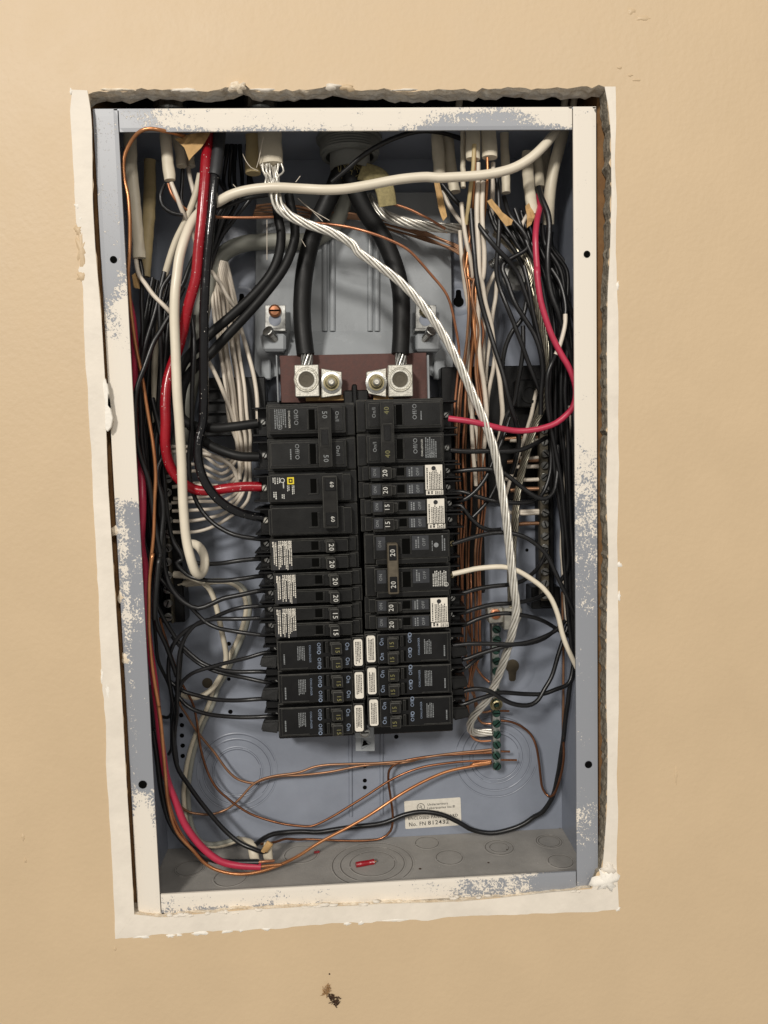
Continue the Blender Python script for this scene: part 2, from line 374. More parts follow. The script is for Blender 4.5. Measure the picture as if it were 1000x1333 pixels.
LFT = px_list('175,1190 170,1100 165,1020 162,960 158.4,900 153,820 148.4,748 145,690 141,634 138.5,563 138,540 137,497 134,450 132,411 128,360 124,320 126,340 121,265 120,165 118,140 114,124'.replace('126,340 ', ''), WD)
jt = resample(TOP, .004, .0006, 1)[:-1]; jr = resample(RGT, .003, .00045, 2)[:-1]; jb = resample(BOT, .004, .0004, 3)[:-1]; jl = resample(LFT, .006, .00025, 4)[:-1]
hole = jt + jr + jb + jl
bm = bmesh.new()
X0w, X1w, Z0w, Z1w = -0.9, 1.25, -1.25, 0.55
yw = WD / 1000
outer = [Vector((X0w, yw, Z1w)), Vector((X1w, yw, Z1w)), Vector((X1w, yw, Z0w)), Vector((X0w, yw, Z0w))]
def loop(vs): return [bm.edges.new((vs[i], vs[(i + 1) % len(vs)])) for i in range(len(vs))]
hv = [bm.verts.new(p) for p in hole]; ov = [bm.verts.new(p) for p in outer]
bmesh.ops.triangle_fill(bm, use_beauty=True, use_dissolve=False, edges=loop(hv) + loop(ov), normal=Vector((0, -1, 0)))
bmesh.ops.recalc_face_normals(bm, faces=list(bm.faces))
if sum(f.normal.y for f in bm.faces) > 0: bmesh.ops.reverse_faces(bm, faces=list(bm.faces))
wall = obj('wall', bm, MT['wall'], kind='structure')
# the torn gypsum edge, 16 mm deep
bm = bmesh.new(); rows = []; N = len(hole)
cx, cz = 0.181, -0.30
for q, dep in enumerate((0, .0015, .004, .007, .010, .013, .016)):
    row = []
    for i, p in enumerate(hole):
        nn = Vector((i * 0.35, q * 0.8, 3.1)); amp = 0 if q == 0 else (.0022 if i < len(jt) else .0012 if i < len(jt) + len(jr) else .0006)
        k = (mnoise.noise(nn) * 0.75 + mnoise.noise(nn * 3.1) * 0.6) * amp - (0.0006 if q else 0)
        dirv = Vector((cx - p.x, 0, cz - p.z)); 
        if i < len(jt): dirv = Vector((0, 0, -1)); k += dep * .06
        elif i < len(jt) + len(jr): dirv = Vector((-1, 0, 0))
        elif i < len(jt) + len(jr) + len(jb): dirv = Vector((0, 0, 1))
        else: dirv = Vector((1, 0, 0)); k -= dep * .7
        row.append(bm.verts.new(p + Vector((0, dep, 0)) + dirv * k))
    rows.append(row)
for a, b in zip(rows, rows[1:]):
    for i in range(N): bm.faces.new((a[i], a[(i + 1) % N], b[(i + 1) % N], b[i]))
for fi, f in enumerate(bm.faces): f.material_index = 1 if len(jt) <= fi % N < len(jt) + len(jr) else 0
ge = obj('drywall_edge', bm, MT['gypsum'], wall); ge.data.materials.append(MT['gypsum_dimmed'])
def band(name, inner, outer_, m, parent, t=.0006, jit=.0005, sd=1, chips=()):
    """the strip of old paint the cover used to hide: a skin with a ragged outer edge"""
    r = random.Random(sd); bm = bmesh.new(); n = 90
    def at(P, t_):
        ls = [0]
        for a, b in zip(P, P[1:]): ls.append(ls[-1] + (b - a).length)
        s = t_ * ls[-1]
        for i in range(len(P) - 1):
            if s <= ls[i + 1] or i == len(P) - 2: return P[i].lerp(P[i + 1], (s - ls[i]) / max(1e-9, ls[i + 1] - ls[i]))
    rowsb = []
    for i in range(n + 1):
        a, b = at(inner, i / n), at(outer_, i / n)
        k = mnoise.noise(Vector((i * .31, sd * 9.1, 0))) * jit * 2 + r.gauss(0, jit * .35)
        dirv = (b - a).normalized()
        b2 = b + dirv * k
        rowsb.append([a + Vector((0, 0.0002, 0)), a + Vector((0, -t, 0)), a.lerp(b2, .5) + Vector((0, -t * (1 + .3 * r.random()), 0)), b2 - dirv * .0004 + Vector((0, -t, 0)), b2 + Vector((0, 0.0002, 0))])
    V = [[bm.verts.new(p) for p in row] for row in rowsb]
    for a, b in zip(V, V[1:]):
        for k in range(4): bm.faces.new((a[k], a[k + 1], b[k + 1], b[k]))
    bmesh.ops.recalc_face_normals(bm, faces=list(bm.faces))
    return obj(name, bm, m, parent)
LO = px_list('150,1222 147,1150 144,1080 139,1020 137,940 131,870 128,780 124,700 120,620 117,560 113,500 110,450 108,400 108,368 102,352 107,340 101,322 106,308 99,295 96,250 94,200 91,150 93,117', WD)
LI = px_list('175,1190 170,1100 165,1020 158.4,900 148.4,748 141,634 138.5,563 137,497 132,411 124,320 121,265 120,165 118,140 114,118', WD)
band('unpainted_strip', LI, LO, MT['strip'], wall, sd=3)
BO = px_list('806,1184 770,1187 700,1189 640,1192 600,1193 560,1197 500,1199 440,1203 400,1204 350,1209 300,1211 250,1214 200,1217 150,1222', WD)
BI = px_list('770,1157 720,1161 658,1168 604,1173 560,1175 500,1176 460,1179 400,1180 326,1184 277,1188 210,1194 175,1190', WD)
band('unpainted_strip', BI, BO, MT['strip'], wall, sd=5, jit=.0006)
RO = px_list('802,113 803,160 801,200 803,260 802,330 805,400 806,470 805,540 806,620 804,700 805,800 806,880 805,960 803,1010 805,1060 803,1120 806,1184', WD)
RI = px_list('787,113 792,140 795,171 796,252 794,330 791,380 790,460 791,560 789,640 792,720 790,800 789,900 791,980 790,1054 786,1110 784,1133 770,1157', WD)
band('unpainted_strip', RI, RO, MT['strip'], wall, sd=8, jit=.0003)
# bright flakes along the strip's lower and outer edges, and lumps of filler at the corners
def flake(px, py, w, h, m='plaster', t=.0006, sd=0, n=14, parent=wall, name='plaster_flake', d=WD):
    r = random.Random(sd + int(px * 7 + py)); bm = bmesh.new(); c = W(px, py, d); ring = []; top = []
    s = 0.00058
    for k in range(n):
        an = 2 * math.pi * k / n; q = 1 + r.uniform(-.42, .42)
        ring.append(bm.verts.new(c + Vector((math.cos(an) * w * s * q, .0002, math.sin(an) * h * s * q))))
        top.append(bm.verts.new(c + Vector((math.cos(an) * w * s * q * .8, -t * r.uniform(.7, 1.2), math.sin(an) * h * s * q * .75))))
    mid = bm.verts.new(c + Vector((0, -t * 1.25, 0)))
    for k in range(n):
        l = (k + 1) % n; bm.faces.new((ring[k], ring[l], top[l], top[k])); bm.faces.new((top[k], top[l], mid))
    bmesh.ops.recalc_face_normals(bm, faces=list(bm.faces))
    return obj(name, bm, MT[m], parent, smooth=True)
for px, py, w, h in ((185, 1219, 12, 3), (222, 1218, 6, 3), (233, 1217, 4, 2.5), (260, 1215, 12, 3), (295, 1212, 8, 3), (314, 1211, 4, 2.5), (347, 1209, 6, 3), (452, 1202, 5, 3), (470, 1201, 5, 3), (515, 1197, 16, 3),
                     (805, 1183, 3, 4), (140, 900, 3, 16), (133, 880, 2, 9), (797, 560, 2, 6), (806, 735, 4, 4), (804, 372, 3, 5), (806, 776, 2, 6), (93, 119, 2, 4), (100, 268, 3, 4), (104, 285, 3, 3)):
    flake(px, py, w, h)
for px, py, w, h in ((822, 14, 5, 4), (836, 24, 9, 3), (820, 98, 4, 2), (828, 104, 6, 1.5), (806, 88, 3, 2), (30, 1090, 2, 5), (33, 1120, 1.5, 4), (880, 1010, 2, 14), (150, 1235, 2, 3)):
    flake(px, py, w, h, 'wall', .00035, sd=4, name='paint_drip')
flake(788, 1146, 17, 15, 'plaster', .0030, n=22)
flake(793, 1130, 9, 9, 'strip', .0022, n=16)
flake(106, 325, 6, 20, 'wall', .0009, n=26, sd=3); flake(106, 360, 5, 8, 'wall', .0008, n=18); flake(102, 300, 5, 6, 'wall', .0008, n=18)
flake(310, 114, 11, 6, 'gypsum', .0030, n=16); flake(432, 113, 12, 3.5, 'strip', .0020); flake(452, 114, 8, 4, 'wall', .0016); flake(344, 117, 16, 2, 'strip', .0012); flake(240, 117, 14, 2, 'strip', .001); flake(530, 117, 20, 1.6, 'strip', .001); flake(150, 117, 20, 1.6, 'gypsum', .0012)
# filler lip that bridges to the panel at the left
bm = bmesh.new()
P = [W(x, y, WD + 1) for x, y in ((137, 497), (141, 500), (143, 512), (141, 528), (146, 535), (148, 545), (146, 556), (141, 562), (138, 558))]
f = quad(bm, P); bmesh.ops.triangulate(bm, faces=[f]); r_ = bmesh.ops.extrude_face_region(bm, geom=list(bm.faces))
for v in [g for g in r_['geom'] if isinstance(g, bmesh.types.BMVert)]: v.co.y -= .0025
bmesh.ops.recalc_face_normals(bm, faces=list(bm.faces)); bev(bm, .0004)
obj('plaster_lip', bm, MT['plaster'], wall)
bm = bmesh.new(); P = [W(x, y, WD + 1) for x, y in ((135, 497), (138, 493), (141, 505), (139, 520), (137, 520))]
f = quad(bm, P); r_ = bmesh.ops.extrude_face_region(bm, geom=list(bm.faces))
for v in [g for g in r_['geom'] if isinstance(g, bmesh.types.BMVert)]: v.co.y -= .002
bmesh.ops.recalc_face_normals(bm, faces=list(bm.faces)); obj('plaster_lip', bm, MT['plaster'], wall)
# ragged plaster crumbs that overlap the lower flange
rr = random.Random(12)
for k in range(26):
    t = rr.random(); px = 215 + t * 545; py = 1192 - t * 34
    flake(px, py + rr.uniform(-1.5, 2), rr.uniform(3, 9), rr.uniform(1, 2.2), 'strip', .0012, sd=k, n=9)
for px, py in ((150, 690), (157, 778), (164, 858)):
    flake(px, py, 5, 8, 'gypsum', .0012, sd=2, n=11, name='paper_tuft', d=1.0)
# studs and the cavity behind
for sx, (a, b) in (('l', (-0.042, -0.0035)), ('r', (PW + 0.0055, PW + 0.044))):
    bm = bmesh.new(); bx(bm, (a, .0125, .10), (b, .11, -.70)); bev(bm, .0015); o = obj('wall_stud', bm, MT['stud'], kind='structure')
bm = bmesh.new(); bx(bm, (-.06, .115, .12), (PW + .06, .125, -.72)); bx(bm, (-.06, .012, .075), (PW + .06, .114, .10)); bx(bm, (-.06, .012, -.66), (PW + .06, .114, -.70)); bx(bm, (-.07, .012, .12), (-.061, .125, -.72)); bx(bm, (PW + .061, .012, .12), (PW + .07, .125, -.72))
obj('wall_cavity', bm, MT['dark'], kind='structure')
# torn fluff on the wall under the opening
dirt = thing('dirt_clump', 'small brown fluffy smear stuck to the beige wall below the opening', 'dirt', W(429, 1292, WD))
def fluff(name, spec, m, n, sd, rad):
    r = random.Random(sd); bm = bmesh.new()
    for k in range(n):
        x, y, s = spec[k % len(spec)]
        c = W(x + r.gauss(0, s * .55), y + r.gauss(0, s * .6), WD - r.uniform(.1, 1.4)); dv = Vector((r.gauss(0, 1), r.gauss(0, .5), r.gauss(0, 1.3))).normalized() * r.uniform(.0006, .0022)
        tube(bm, [c - dv, c + Vector((r.gauss(0, .0003), -.0003, r.gauss(0, .0003))), c + dv], rad * r.uniform(.5, 1.4), 5)
    return obj(name, bm, MT[m], dirt)
fluff('fluff_tuft', [(428, 1285, 3.5), (424, 1293, 4), (425, 1289, 4)], 'dirt_light', 46, 4, .00022)
fluff('fluff_tuft', [(435, 1301, 5), (431, 1298, 4), (438, 1305, 4)], 'dirt', 60, 5, .00034)
bm = bmesh.new(); lathe(bm, W(429, 1268, WD) + Vector((0, -.0004, 0)), (0, 1, 0), [(0, 0), (0, .0006), (.0006, .0007)], 10); obj('pin_hole', bm, MT['dirt'], dirt)

# ------------------------------------------------------------------ the panel box
box = thing('electrical_panel_box', 'open grey steel electrical panel box set in the wall opening', 'panel box', (0, 0, -PH))
th = .0013
def plate(name, lo, hi, m, w=.0002, parent=box):
    bm = bmesh.new(); bx(bm, lo, hi); bev(bm, w); return obj(name, bm, m, parent)
plate('back_panel', (0, PD, 0), (PW, PD + th, -PH), MT['steel'])
plate('side_wall', (0, 0, -th), (th, PD - .0002, -PH + th), MT['steel'])
plate('side_wall', (PW - th, 0, -th), (PW, PD - .0002, -PH + th), MT['steel'])
plate('top_wall', (0, 0, 0), (PW, PD - .0002, -th), MT['steel'])
floor_ = plate('bottom_wall', (0, 0, -PH), (PW, PD - .0002, -PH + th), MT['floor'])
def flange(x0, z0, x1, z1, fn, nx, nz):
    """a turned-in front flange with the amount of overspray stored at its points"""
    bm = bmesh.new(); lay = bm.verts.layers.float.new('cream'); G = []
    for j in range(nz + 1):
        row = []
        for i in range(nx + 1):
            u, v = i / nx, j / nz
            p = bm.verts.new((x0 + (x1 - x0) * u, -.0002 if 0 < i < nx and 0 < j < nz else 0, z0 + (z1 - z0) * v)); p[lay] = fn(u, v); row.append(p)
        G.append(row)
    for j in range(nz):
        for i in range(nx): bm.faces.new((G[j][i], G[j][i + 1], G[j + 1][i + 1], G[j + 1][i]))
    be = [e for e in bm.edges if e.is_boundary]
    r = bmesh.ops.extrude_edge_only(bm, edges=be)
    for v in [g for g in r['geom'] if isinstance(g, bmesh.types.BMVert)]: v.co.y = .0016
    bmesh.ops.recalc_face_normals(bm, faces=list(bm.faces))
    return obj('front_flange', bm, MT['flange'], box)
def lerp_tab(tab, t):
    for (a, va), (b, vb) in zip(tab, tab[1:]):
        if t <= b: return va + (vb - va) * max(0, (t - a)) / max(1e-9, b - a)
    return tab[-1][1]
def py_of(v): return 142 + v * 1048
TL = [(142, .16), (170, .22), (200, .08), (300, .12), (345, .2), (390, .62), (440, .93), (620, .95), (632, .48), (720, .5), (790, .45), (850, .22), (1000, .2), (1030, .45), (1060, .8), (1110, .97), (1200, .97)]
def fl(u, v):
    y = py_of(v); c = lerp_tab(TL, y)
    if 632 < y < 1000: c += .42 * max(0, 1 - abs(u - .26) / .2) - .16
    if 300 < y < 420: c += (u - .4) * .5
    if 1020 < y < 1100: c += .3 * (1 - abs(u - .45) * 3)
    return c
def ft(u, v):
    px = 150 + u * 598; c = lerp_tab([(150, .2), (175, .42), (205, .62), (250, .85), (350, .97), (530, .97), (565, .6), (600, .38), (650, .22), (690, .55), (712, .95), (760, .97)], px)
    if v > .62: c -= (v - .62) * 1.3 * (.9 if px < 420 else .7 if px < 540 else 1.2)
    if v < .28 and px > 560: c += .3
    return c
def fr(u, v):
    y = 138 + v * 1020; return lerp_tab([(138, .97), (540, .96), (570, .68), (625, .5), (700, .36), (760, .26), (800, .06), (1020, .05), (1050, .3 + .4 * (1 - u)), (1085, .3), (1120, .1), (1160, .2)], y)
def fb(u, v):
    px = 209 + u * 543; c = lerp_tab([(209, .72), (300, .8), (420, .97), (560, .84), (600, .52), (660, .46), (690, .3), (715, .08), (760, .08)], px)
    if v > .7 and px < 420: c -= .3
    if v < .15 and px < 700: c += .3
    return c
flange(0, 0, .0172, -PH, fl, 6, 120)
flange(.0180, 0, PW - .0178, -.0158, ft, 110, 6)
flange(PW - .0170, .0002, PW, -PH, fr, 6, 120)
flange(.0180, -PH + .0160, PW - .0178, -PH, fb, 110, 6)
# screw holes in the flanges
for px, py, rad in ((148, 338, 1.9), (186, 1021, 2.4), (764, 331, 1.9), (766, 995, 2.2)):
    bm = bmesh.new(); c = W(px, py, 0); c.y = -.0006
    annulus(bm, c, rad * mm, rad * mm * 1.35, 18); disc(bm, c + Vector((0, .0001, 0)), rad * mm, 18)
    o = obj('screw_hole', bm, MT['hole'], box)
def on_back(px, py): p = W(px, py, PD * 1000); p.y = PD - .0003; return p
# pressed knockouts on the back
def knock(c, radii, wdt, m, axis='y', parent=box, flat=1.0):
    bm = bmesh.new()
    for k, r in enumerate(radii):
        g = .16 + .1 * k
        annulus(bm, c, r * mm, (r + wdt) * mm, 56, axis, .3 + k, .3 + k + math.pi - g); annulus(bm, c, r * mm, (r + wdt) * mm, 56, axis, .3 + k + math.pi + g * .2, .3 + k + 2 * math.pi - g)
    o = obj('knockout', bm, m, parent)
    ax = Vector((0, -1, 0)) if axis == 'y' else Vector((0, 0, 1)); bm = bmesh.new()
    for r in radii: lathe(bm, c - ax * .0001, ax, [(0, (r + wdt) * mm), (.00028, (r + wdt + .35) * mm), (.00028, (r + wdt + .8) * mm), (0, (r + wdt + 1.4) * mm)], 56)
    obj('pressed_ridge', bm, MT['steel'] if axis == 'y' else MT['floor'], parent, smooth=True); return o
knock(on_back(309, 1005), (20.5, 22, 29.5, 34.5), .45, MT['groove'])
knock(on_back(646, 985), (21, 24, 31, 37), .45, MT['groove'])
# bare screw holes, keyhole slots and mounting slots in the back
for px, py, r in ((236, 931, 2), (237, 944, 2), (237, 957.5, 2), (238, 970.5, 2), (238, 984, 2), (300, 926.5, 2), (298, 838, 1.9), (298, 884, 1.6), (299, 860, 1.4), (475, 997, 1.9), (475, 1016, 1.9), (475, 1025, 1.9), (516, 959, 2.0), (553, 316, 1.9), (358, 390, 2), (555, 388, 2),
                  (700, 711, 2.2), (700, 727, 2.2), (686, 716, 1.5), (219, 1110, 1.0), (235, 780, 1.6), (480, 270, 1.4), (729, 1079, 1.0)):
    bm = bmesh.new(); c = on_back(px, py); disc(bm, c, r * mm, 18); obj('screw_hole', bm, MT['hole'], box)
def keyhole(px, py, ang, s=1.0, m='hole_brown'):
    c = on_back(px, py); bm = bmesh.new(); ca, sa = math.cos(ang), math.sin(ang)
    P = []
    for k in range(19):
        t = math.radians(-55 + k * 290 / 18); P.append((math.sin(t + math.pi) * 5.2 * s, 3 * s + -math.cos(t + math.pi) * -5.2 * s))
    pr = [(5.0 * math.cos(math.radians(a)), 5.0 * math.sin(math.radians(a)) + 3.4) for a in range(-50, 231, 14)] + [(-2.7, -3), (-2.5, -6.6), (-1.4, -7.8), (1.4, -7.8), (2.5, -6.6), (2.7, -3)]
    bm.faces.new([bm.verts.new(c + Vector(((x * ca - z * sa) * s * mm, 0, (x * sa + z * ca) * s * mm))) for x, z in pr][::-1])
    o = obj('keyhole_slot', bm, MT[m], box)
    bm = bmesh.new(); lathe(bm, c + Vector((0, .0002, 0)), (0, -1, 0), [(0, .0165 * s), (.0004, .0150 * s), (.0004, .0115 * s), (.0001, .0098 * s)], 40); obj('pressed_rim', bm, MT['steel'], box, smooth=True)
keyhole(597, 388, math.pi, .9, 'hole'); keyhole(315, 392, math.pi, .8, 'hole'); keyhole(667, 873, 0, 1.25)
bm = bmesh.new(); disc(bm, on_back(270, 889), 4.6 * mm, 24); obj('mounting_hole', bm, MT['hole_brown'], box)
# shallow pressed ribs
for x0, y0, x1, y1 in ((456, 925, 457, 1062), (497, 925, 497, 1060)):
    bm = bmesh.new(); a, b = on_back(x0, y0), on_back(x1, y1); tube(bm, crom([a, b], .004), .0018, 8); obj('pressed_rib', bm, MT['steel'], box, smooth=True)
# knockouts on the dusty bottom
def on_floor(px, py):
    v = right * ((px - 500) / F_PX) + down * ((py - 666.5) / F_PX) + fwd
    t = (-PH + th + .0003 - CAM.z) / v.z; return CAM + v * t
for px, py, radii in ((485, 1124, (19, 27, 34)), (650, 1103, (8, 12)), (715, 1095, (9, 11)), (730, 1121, (10,)), (247, 1130, (11, 12.5)), (585, 1116, (11,)), (556, 1097, (10,)), (392, 1112, (14,)), (300, 1142, (13,))):
    knock(on_floor(px, py), radii, .5, MT['floor_groove'], 'z', floor_)
for px, py, r in ((547, 1131, 1.2), (636, 1123, 1.0), (310, 1138, .9), (660, 1106, .7)):
    bm = bmesh.new(); c = on_floor(px, py); bm.faces.new([bm.verts.new(c + Vector((math.cos(k) * r * mm, math.sin(k) * r * mm, 0))) for k in [i * .5236 for i in range(12)]]); obj('rust_spot', bm, MT['dirt'], floor_)
# dust and crumbs lying in the bottom
bm = bmesh.new(); r_ = random.Random(31)
for k in range(110):
    c = Vector((r_.uniform(.02, PW - .02), r_.uniform(.02, PD - .004), -PH + th + .0003)); s = r_.uniform(.0002, .0006)
    bmesh.ops.create_icosphere(bm, subdivisions=1, radius=s, matrix=Matrix.Translation(c) @ Matrix.Diagonal((r_.uniform(.6, 1.8), 1, .5, 1)))
obj('floor_dust', bm, MT['floor'], floor_, kind='stuff')
# the connectors glimpsed above the box
for px in (222, 340):
    t = thing('cable_connector', 'metal cable clamp seen above the box top, nearer the red cable' if px < 300 else 'metal cable clamp seen above the box top over the white feeder', 'connector', W(px, 132, 45))
    c = W(px, 131, 45); bm = bmesh.new(); lathe(bm, Vector((c.x, c.y, .0004)), (0, 0, 1), [(0, .011), (.016, .011), (.016, .013), (.024, .013), (.034, .010), (.034, 0)], 22); obj('clamp_body', bm, MT['zinc'], t, smooth=False)
    bm = bmesh.new(); lathe(bm, c + Vector((.004, -.012, .001)), (0, -1, 0), [(0, .003), (.003, .0035), (.004, .002), (.004, 0)], 14); obj('clamp_screw', bm, MT['zinc'], t)
# ------------------------------------------------------------------ bus assembly behind the breakers
bus = thing('bus_assembly', 'grey mounting pan with black base and red-brown fibre board carrying the breakers', 'bus assembly', W(465, 700, 80))
def rect(px0, py0, px1, py1, d0, d1):
    a, b = W(px0, py0, d0), W(px1, py1, d0); return (a.x, d0 * mm, b.z), (b.x, d1 * mm, a.z)
def slab(name, px0, py0, px1, py1, d0, d1, m, parent=None, bw=.0004):
    bm = bmesh.new(); lo, hi = rect(px0, py0, px1, py1, d0, d1); bx(bm, lo, hi); bev(bm, bw); return obj(name, bm, MT[m], parent)
def poly_slab(name, P, d0, d1, m, parent, bw=.0004):
    bm = bmesh.new(); V = [W(x, y, d0) for x, y in P]; f = quad(bm, V)
    r = bmesh.ops.extrude_face_region(bm, geom=[f])
    for v in [g for g in r['geom'] if isinstance(g, bmesh.types.BMVert)]: v.co.y = d1 * mm
    bmesh.ops.recalc_face_normals(bm, faces=list(bm.faces))
    if bw: bev(bm, bw)
    return obj(name, bm, MT[m], parent)
pan = poly_slab('pan', [(334, 250), (586, 250), (590, 480), (583, 492), (572, 494), (556, 487), (366, 487), (350, 494), (338, 492), (331, 480)], 86, 89, 'steel_in', bus)
bm = bmesh.new()
for px in (423, 433, 482, 491):
    tube(bm, crom([W(px, 300, 87.2), W(px, 320, 86.0), W(px, 380, 85.8), W(px, 431, 86.0)], .005), .0026, 10)
obj('pan_rib', bm, MT['steel_in'], bus, kind='stuff', smooth=True)
bm = bmesh.new()
A = [W(378, 432, 85.9), W(548, 432, 85.9), W(548, 434, 80), W(378, 434, 80)]
P0 = [W(378, 434, 84), W(548, 434, 84), W(552, 468, 66), W(374, 468, 66)]
quad(bm, P0); quad(bm, [W(378, 431, 85.9), W(548, 431, 85.9), P0[1], P0[0]])
r = bmesh.ops.extrude_face_region(bm, geom=list(bm.faces))
for v in [g for g in r['geom'] if isinstance(g, bmesh.types.BMVert)]: v.co.y += .0012
bmesh.ops.recalc_face_normals(bm, faces=list(bm.faces)); obj('pan_ramp', bm, MT['steel_in'], bus)
for px0, px1 in ((340, 352), (566, 580)):
    poly_slab('pan_tab', [(px0, 468), (px1, 468), (px1 + 1, 494), (px0 - 1, 494)], 78, 86, 'steel_in', bus, .001)
poly_slab('fibre_board', [(364, 463), (555, 459), (557, 524), (366, 524)], 56, 58, 'fibre', bus, .0002)
for px in (361, 558):
    slab('side_rail', px - 2, 462, px + 2, 524, 50, 70, 'steel_in', bus)
slab('wing_or_shade_slab', 262, 492, 348, 566, 62, 84, 'plastic2', bus, .0008)
slab('wing_or_shade_slab', 574, 478, 722, 562, 62, 84, 'plastic2', bus, .0008)
for py in (505, 520, 535, 550):
    slab('wing_fin', 264, py, 300, py + 2.5, 58, 62, 'plastic2', bus, .0002)
slab('wing_or_shade_slab', 590, 560, 632, 772, 76, 86, 'plastic2', bus, .0008)  # added black slab standing for the shade behind the copper sheaf
slab('wing_or_shade_slab', 634, 562, 702, 650, 84, 92, 'plastic2', bus, .0008)  # added black slab that darkens the shaded back behind the neutral ends
slab('wing_block', 672, 494, 706, 530, 50, 62, 'plastic2', bus, .001)
bm = bmesh.new(); c = W(690, 513, 49.8); lathe(bm, c, (0, -1, 0), [(0, .0075), (.001, .0075), (.001, .0055), (-.002, .005), (-.002, 0)], 24); obj('wing_screw', bm, MT['plastic'], bus)
slab('base_plate', 346, 522, 590, 952, 63, 82, 'plastic2', bus, .001)
slab('centre_bar', 458, 500, 478, 952, 30, 63, 'plastic2', bus, .001)
slab('centre_bar', 447, 508, 480, 528, 34, 58, 'plastic', bus, .001)
poly_slab('end_tab', [(463, 952), (488, 952), (488, 978), (463, 978)], 66, 67.5, 'steel_in', bus, .0003)
poly_slab('end_tab', [(462, 944), (487, 944), (487, 961), (462, 961)], 44, 60, 'steel_in', bus, .0006)
bm = bmesh.new(); c = W(475, 953, 43.8); lathe(bm, c, (0, -1, 0), [(0, .0042), (.0012, .0042), (.002, .0030), (.002, 0)], 18); o = obj('end_screw', bm, MT['zinc'], bus)
bm = bmesh.new(); bx(bm, (c.x - .0032, c.y - .0023, c.z - .0005), (c.x + .0032, c.y - .0019, c.z + .0005)); obj('screw_slot', bm, MT['hole'], o)
bm = bmesh.new(); cc = W(475, 968, 65.8); lathe(bm, cc, (0, -1, 0), [(0, .0035), (.0001, 0)], 3); disc(bm, cc + Vector((0, -.0003, .001)), .0016, 14); obj('end_slot', bm, MT['hole'], bus)
annl = bmesh.new(); annulus(annl, cc + Vector((0, -.0002, 0)), .0052, .0057, 3); obj('end_slot_rim', annl, MT['groove'], bus)
# main lugs
def lug(label, bx0, bx1, tab, sx):
    t = thing('main_lug', label, 'lug', W((bx0 + bx1) / 2, 516, 45))
    slab('block', bx0, 475, bx1, 516, 34, 54, 'tin', t, .0006)
    bm = bmesh.new(); c = W((bx0 + bx1) / 2 - .5, 494, 33.9)
    lathe(bm, c, (0, -1, 0), [(-.004, 0), (-.004, .0055), (.0002, .0058), (.0006, .0064), (.0006, .0078), (.0001, .0082), (-.0003, .0088), (.0004, .0094), (.0002, .0098)], 30); obj('set_screw', bm, MT['tin'], t, smooth=False)
    bm = bmesh.new(); lathe(bm, c + Vector((0, -.0001, 0)), (0, -1, 0), [(0.0004, .0060), (.0003, .0054), (.0002, .0038), (.00012, .0036), (.0001, 0)], 24); obj('hex_socket', bm, MT['bore'], t)
    p = poly_slab('tab', tab, 41, 46, 'tin', t, .0005)
    cx_ = sum(x for x, _ in tab) / len(tab) + sx * 1.0; c = W(cx_, 498, 40.8)
    bm = bmesh.new(); lathe(bm, c, (0, -1, 0), [(0, .0085), (.0006, .0085), (.0009, .0066), (.0009, 0)], 28); obj('washer', bm, MT['zinc'], t)
    bm = bmesh.new(); lathe(bm, c, (0, -1, 0), [(.0009, .0064), (.0022, .0064), (.0022, .0050), (.0036, .0048), (.0040, .0040), (.0040, 0)], 20); obj('hex_nut', bm, MT['brassy'], t)
    bm = bmesh.new(); lathe(bm, c, (0, -1, 0), [(.0036, .0030), (.0062, .0029), (.0070, .0018), (.0070, 0)], 14); obj('stud_end', bm, MT['tin'], t)
lug('tin-plated main lug beneath the service cable nearer the red wire, tab on its inner side', 383, 416, [(418, 479.5), (445, 484), (445, 514), (418, 518)], 0)
lug('tin-plated main lug beneath the service cable crossed by the aluminium rope', 505, 538, [(477, 484), (503, 479), (503, 517), (477, 512)], 0)
slab('lug_shim', 398, 515.5, 448, 521, 47, 52, 'paper', bus, .0003); slab('lug_shim', 486, 515, 512, 520, 47, 52, 'paper', bus, .0003)
# mounting brackets
def bracket(label, x, scr, sx):
    t = thing('mounting_bracket', label, 'bracket', W(x, 430, 80))
    poly_slab('upper_plate', [(x - 13, 397), (x + 14, 397), (x + 14, 429), (x - 13, 429)], 76, 78, 'zinc', t, .0004)
    poly_slab('step', [(x - 14, 427), (x + 14, 427), (x + 14, 431), (x - 14, 431)], 62, 76, 'zinc', t, .0004)
    poly_slab('lower_plate', [(x - 20 if sx < 0 else x - 13, 434), (x + 14 if sx < 0 else x + 20, 434), (x + 14 if sx < 0 else x + 20, 457), (x - 16 if sx < 0 else x - 13, 457)], 62, 76, 'steel_in', t, .002)
    bm = bmesh.new(); disc(bm, W(x, 416, 75.7), .0052, 20); obj('slot', bm, MT['steel'], t)
    bm = bmesh.new(); c = W(x, 405, 75.8); lathe(bm, c, (0, -1, 0), [(0, .0052), (.002, .0052), (.0036, .0036), (.0038, 0)], 20); s = obj('plate_screw', bm, MT[scr], t)
    bm = bmesh.new(); bx(bm, (c.x - .0044, c.y - .0041, c.z - .0006), (c.x + .0044, c.y - .0036, c.z + .0006)); obj('screw_slot', bm, MT['hole'], s)
    bm = bmesh.new(); p = W(x - 10 if sx < 0 else x + 8, 430, 54); q = W(x + 3 if sx < 0 else x - 4, 445, 66); ax = (q - p)
    lathe(bm, p, ax, [(0, 0), (0, .0040), (.0004, .0046), (.003, .0046), (.003, .0026)] + [(.003 + .0008 * k, .0026 if k % 2 else .0031) for k in range(14)], 12); obj('clamp_bolt', bm, MT['zinc'], t)
bracket('stepped bracket with copper-coloured screw beside the thick service cable', 358, 'copper', -1)
bracket('stepped bracket with brass-coloured screw under the aluminium rope', 554, 'brassy', 1)
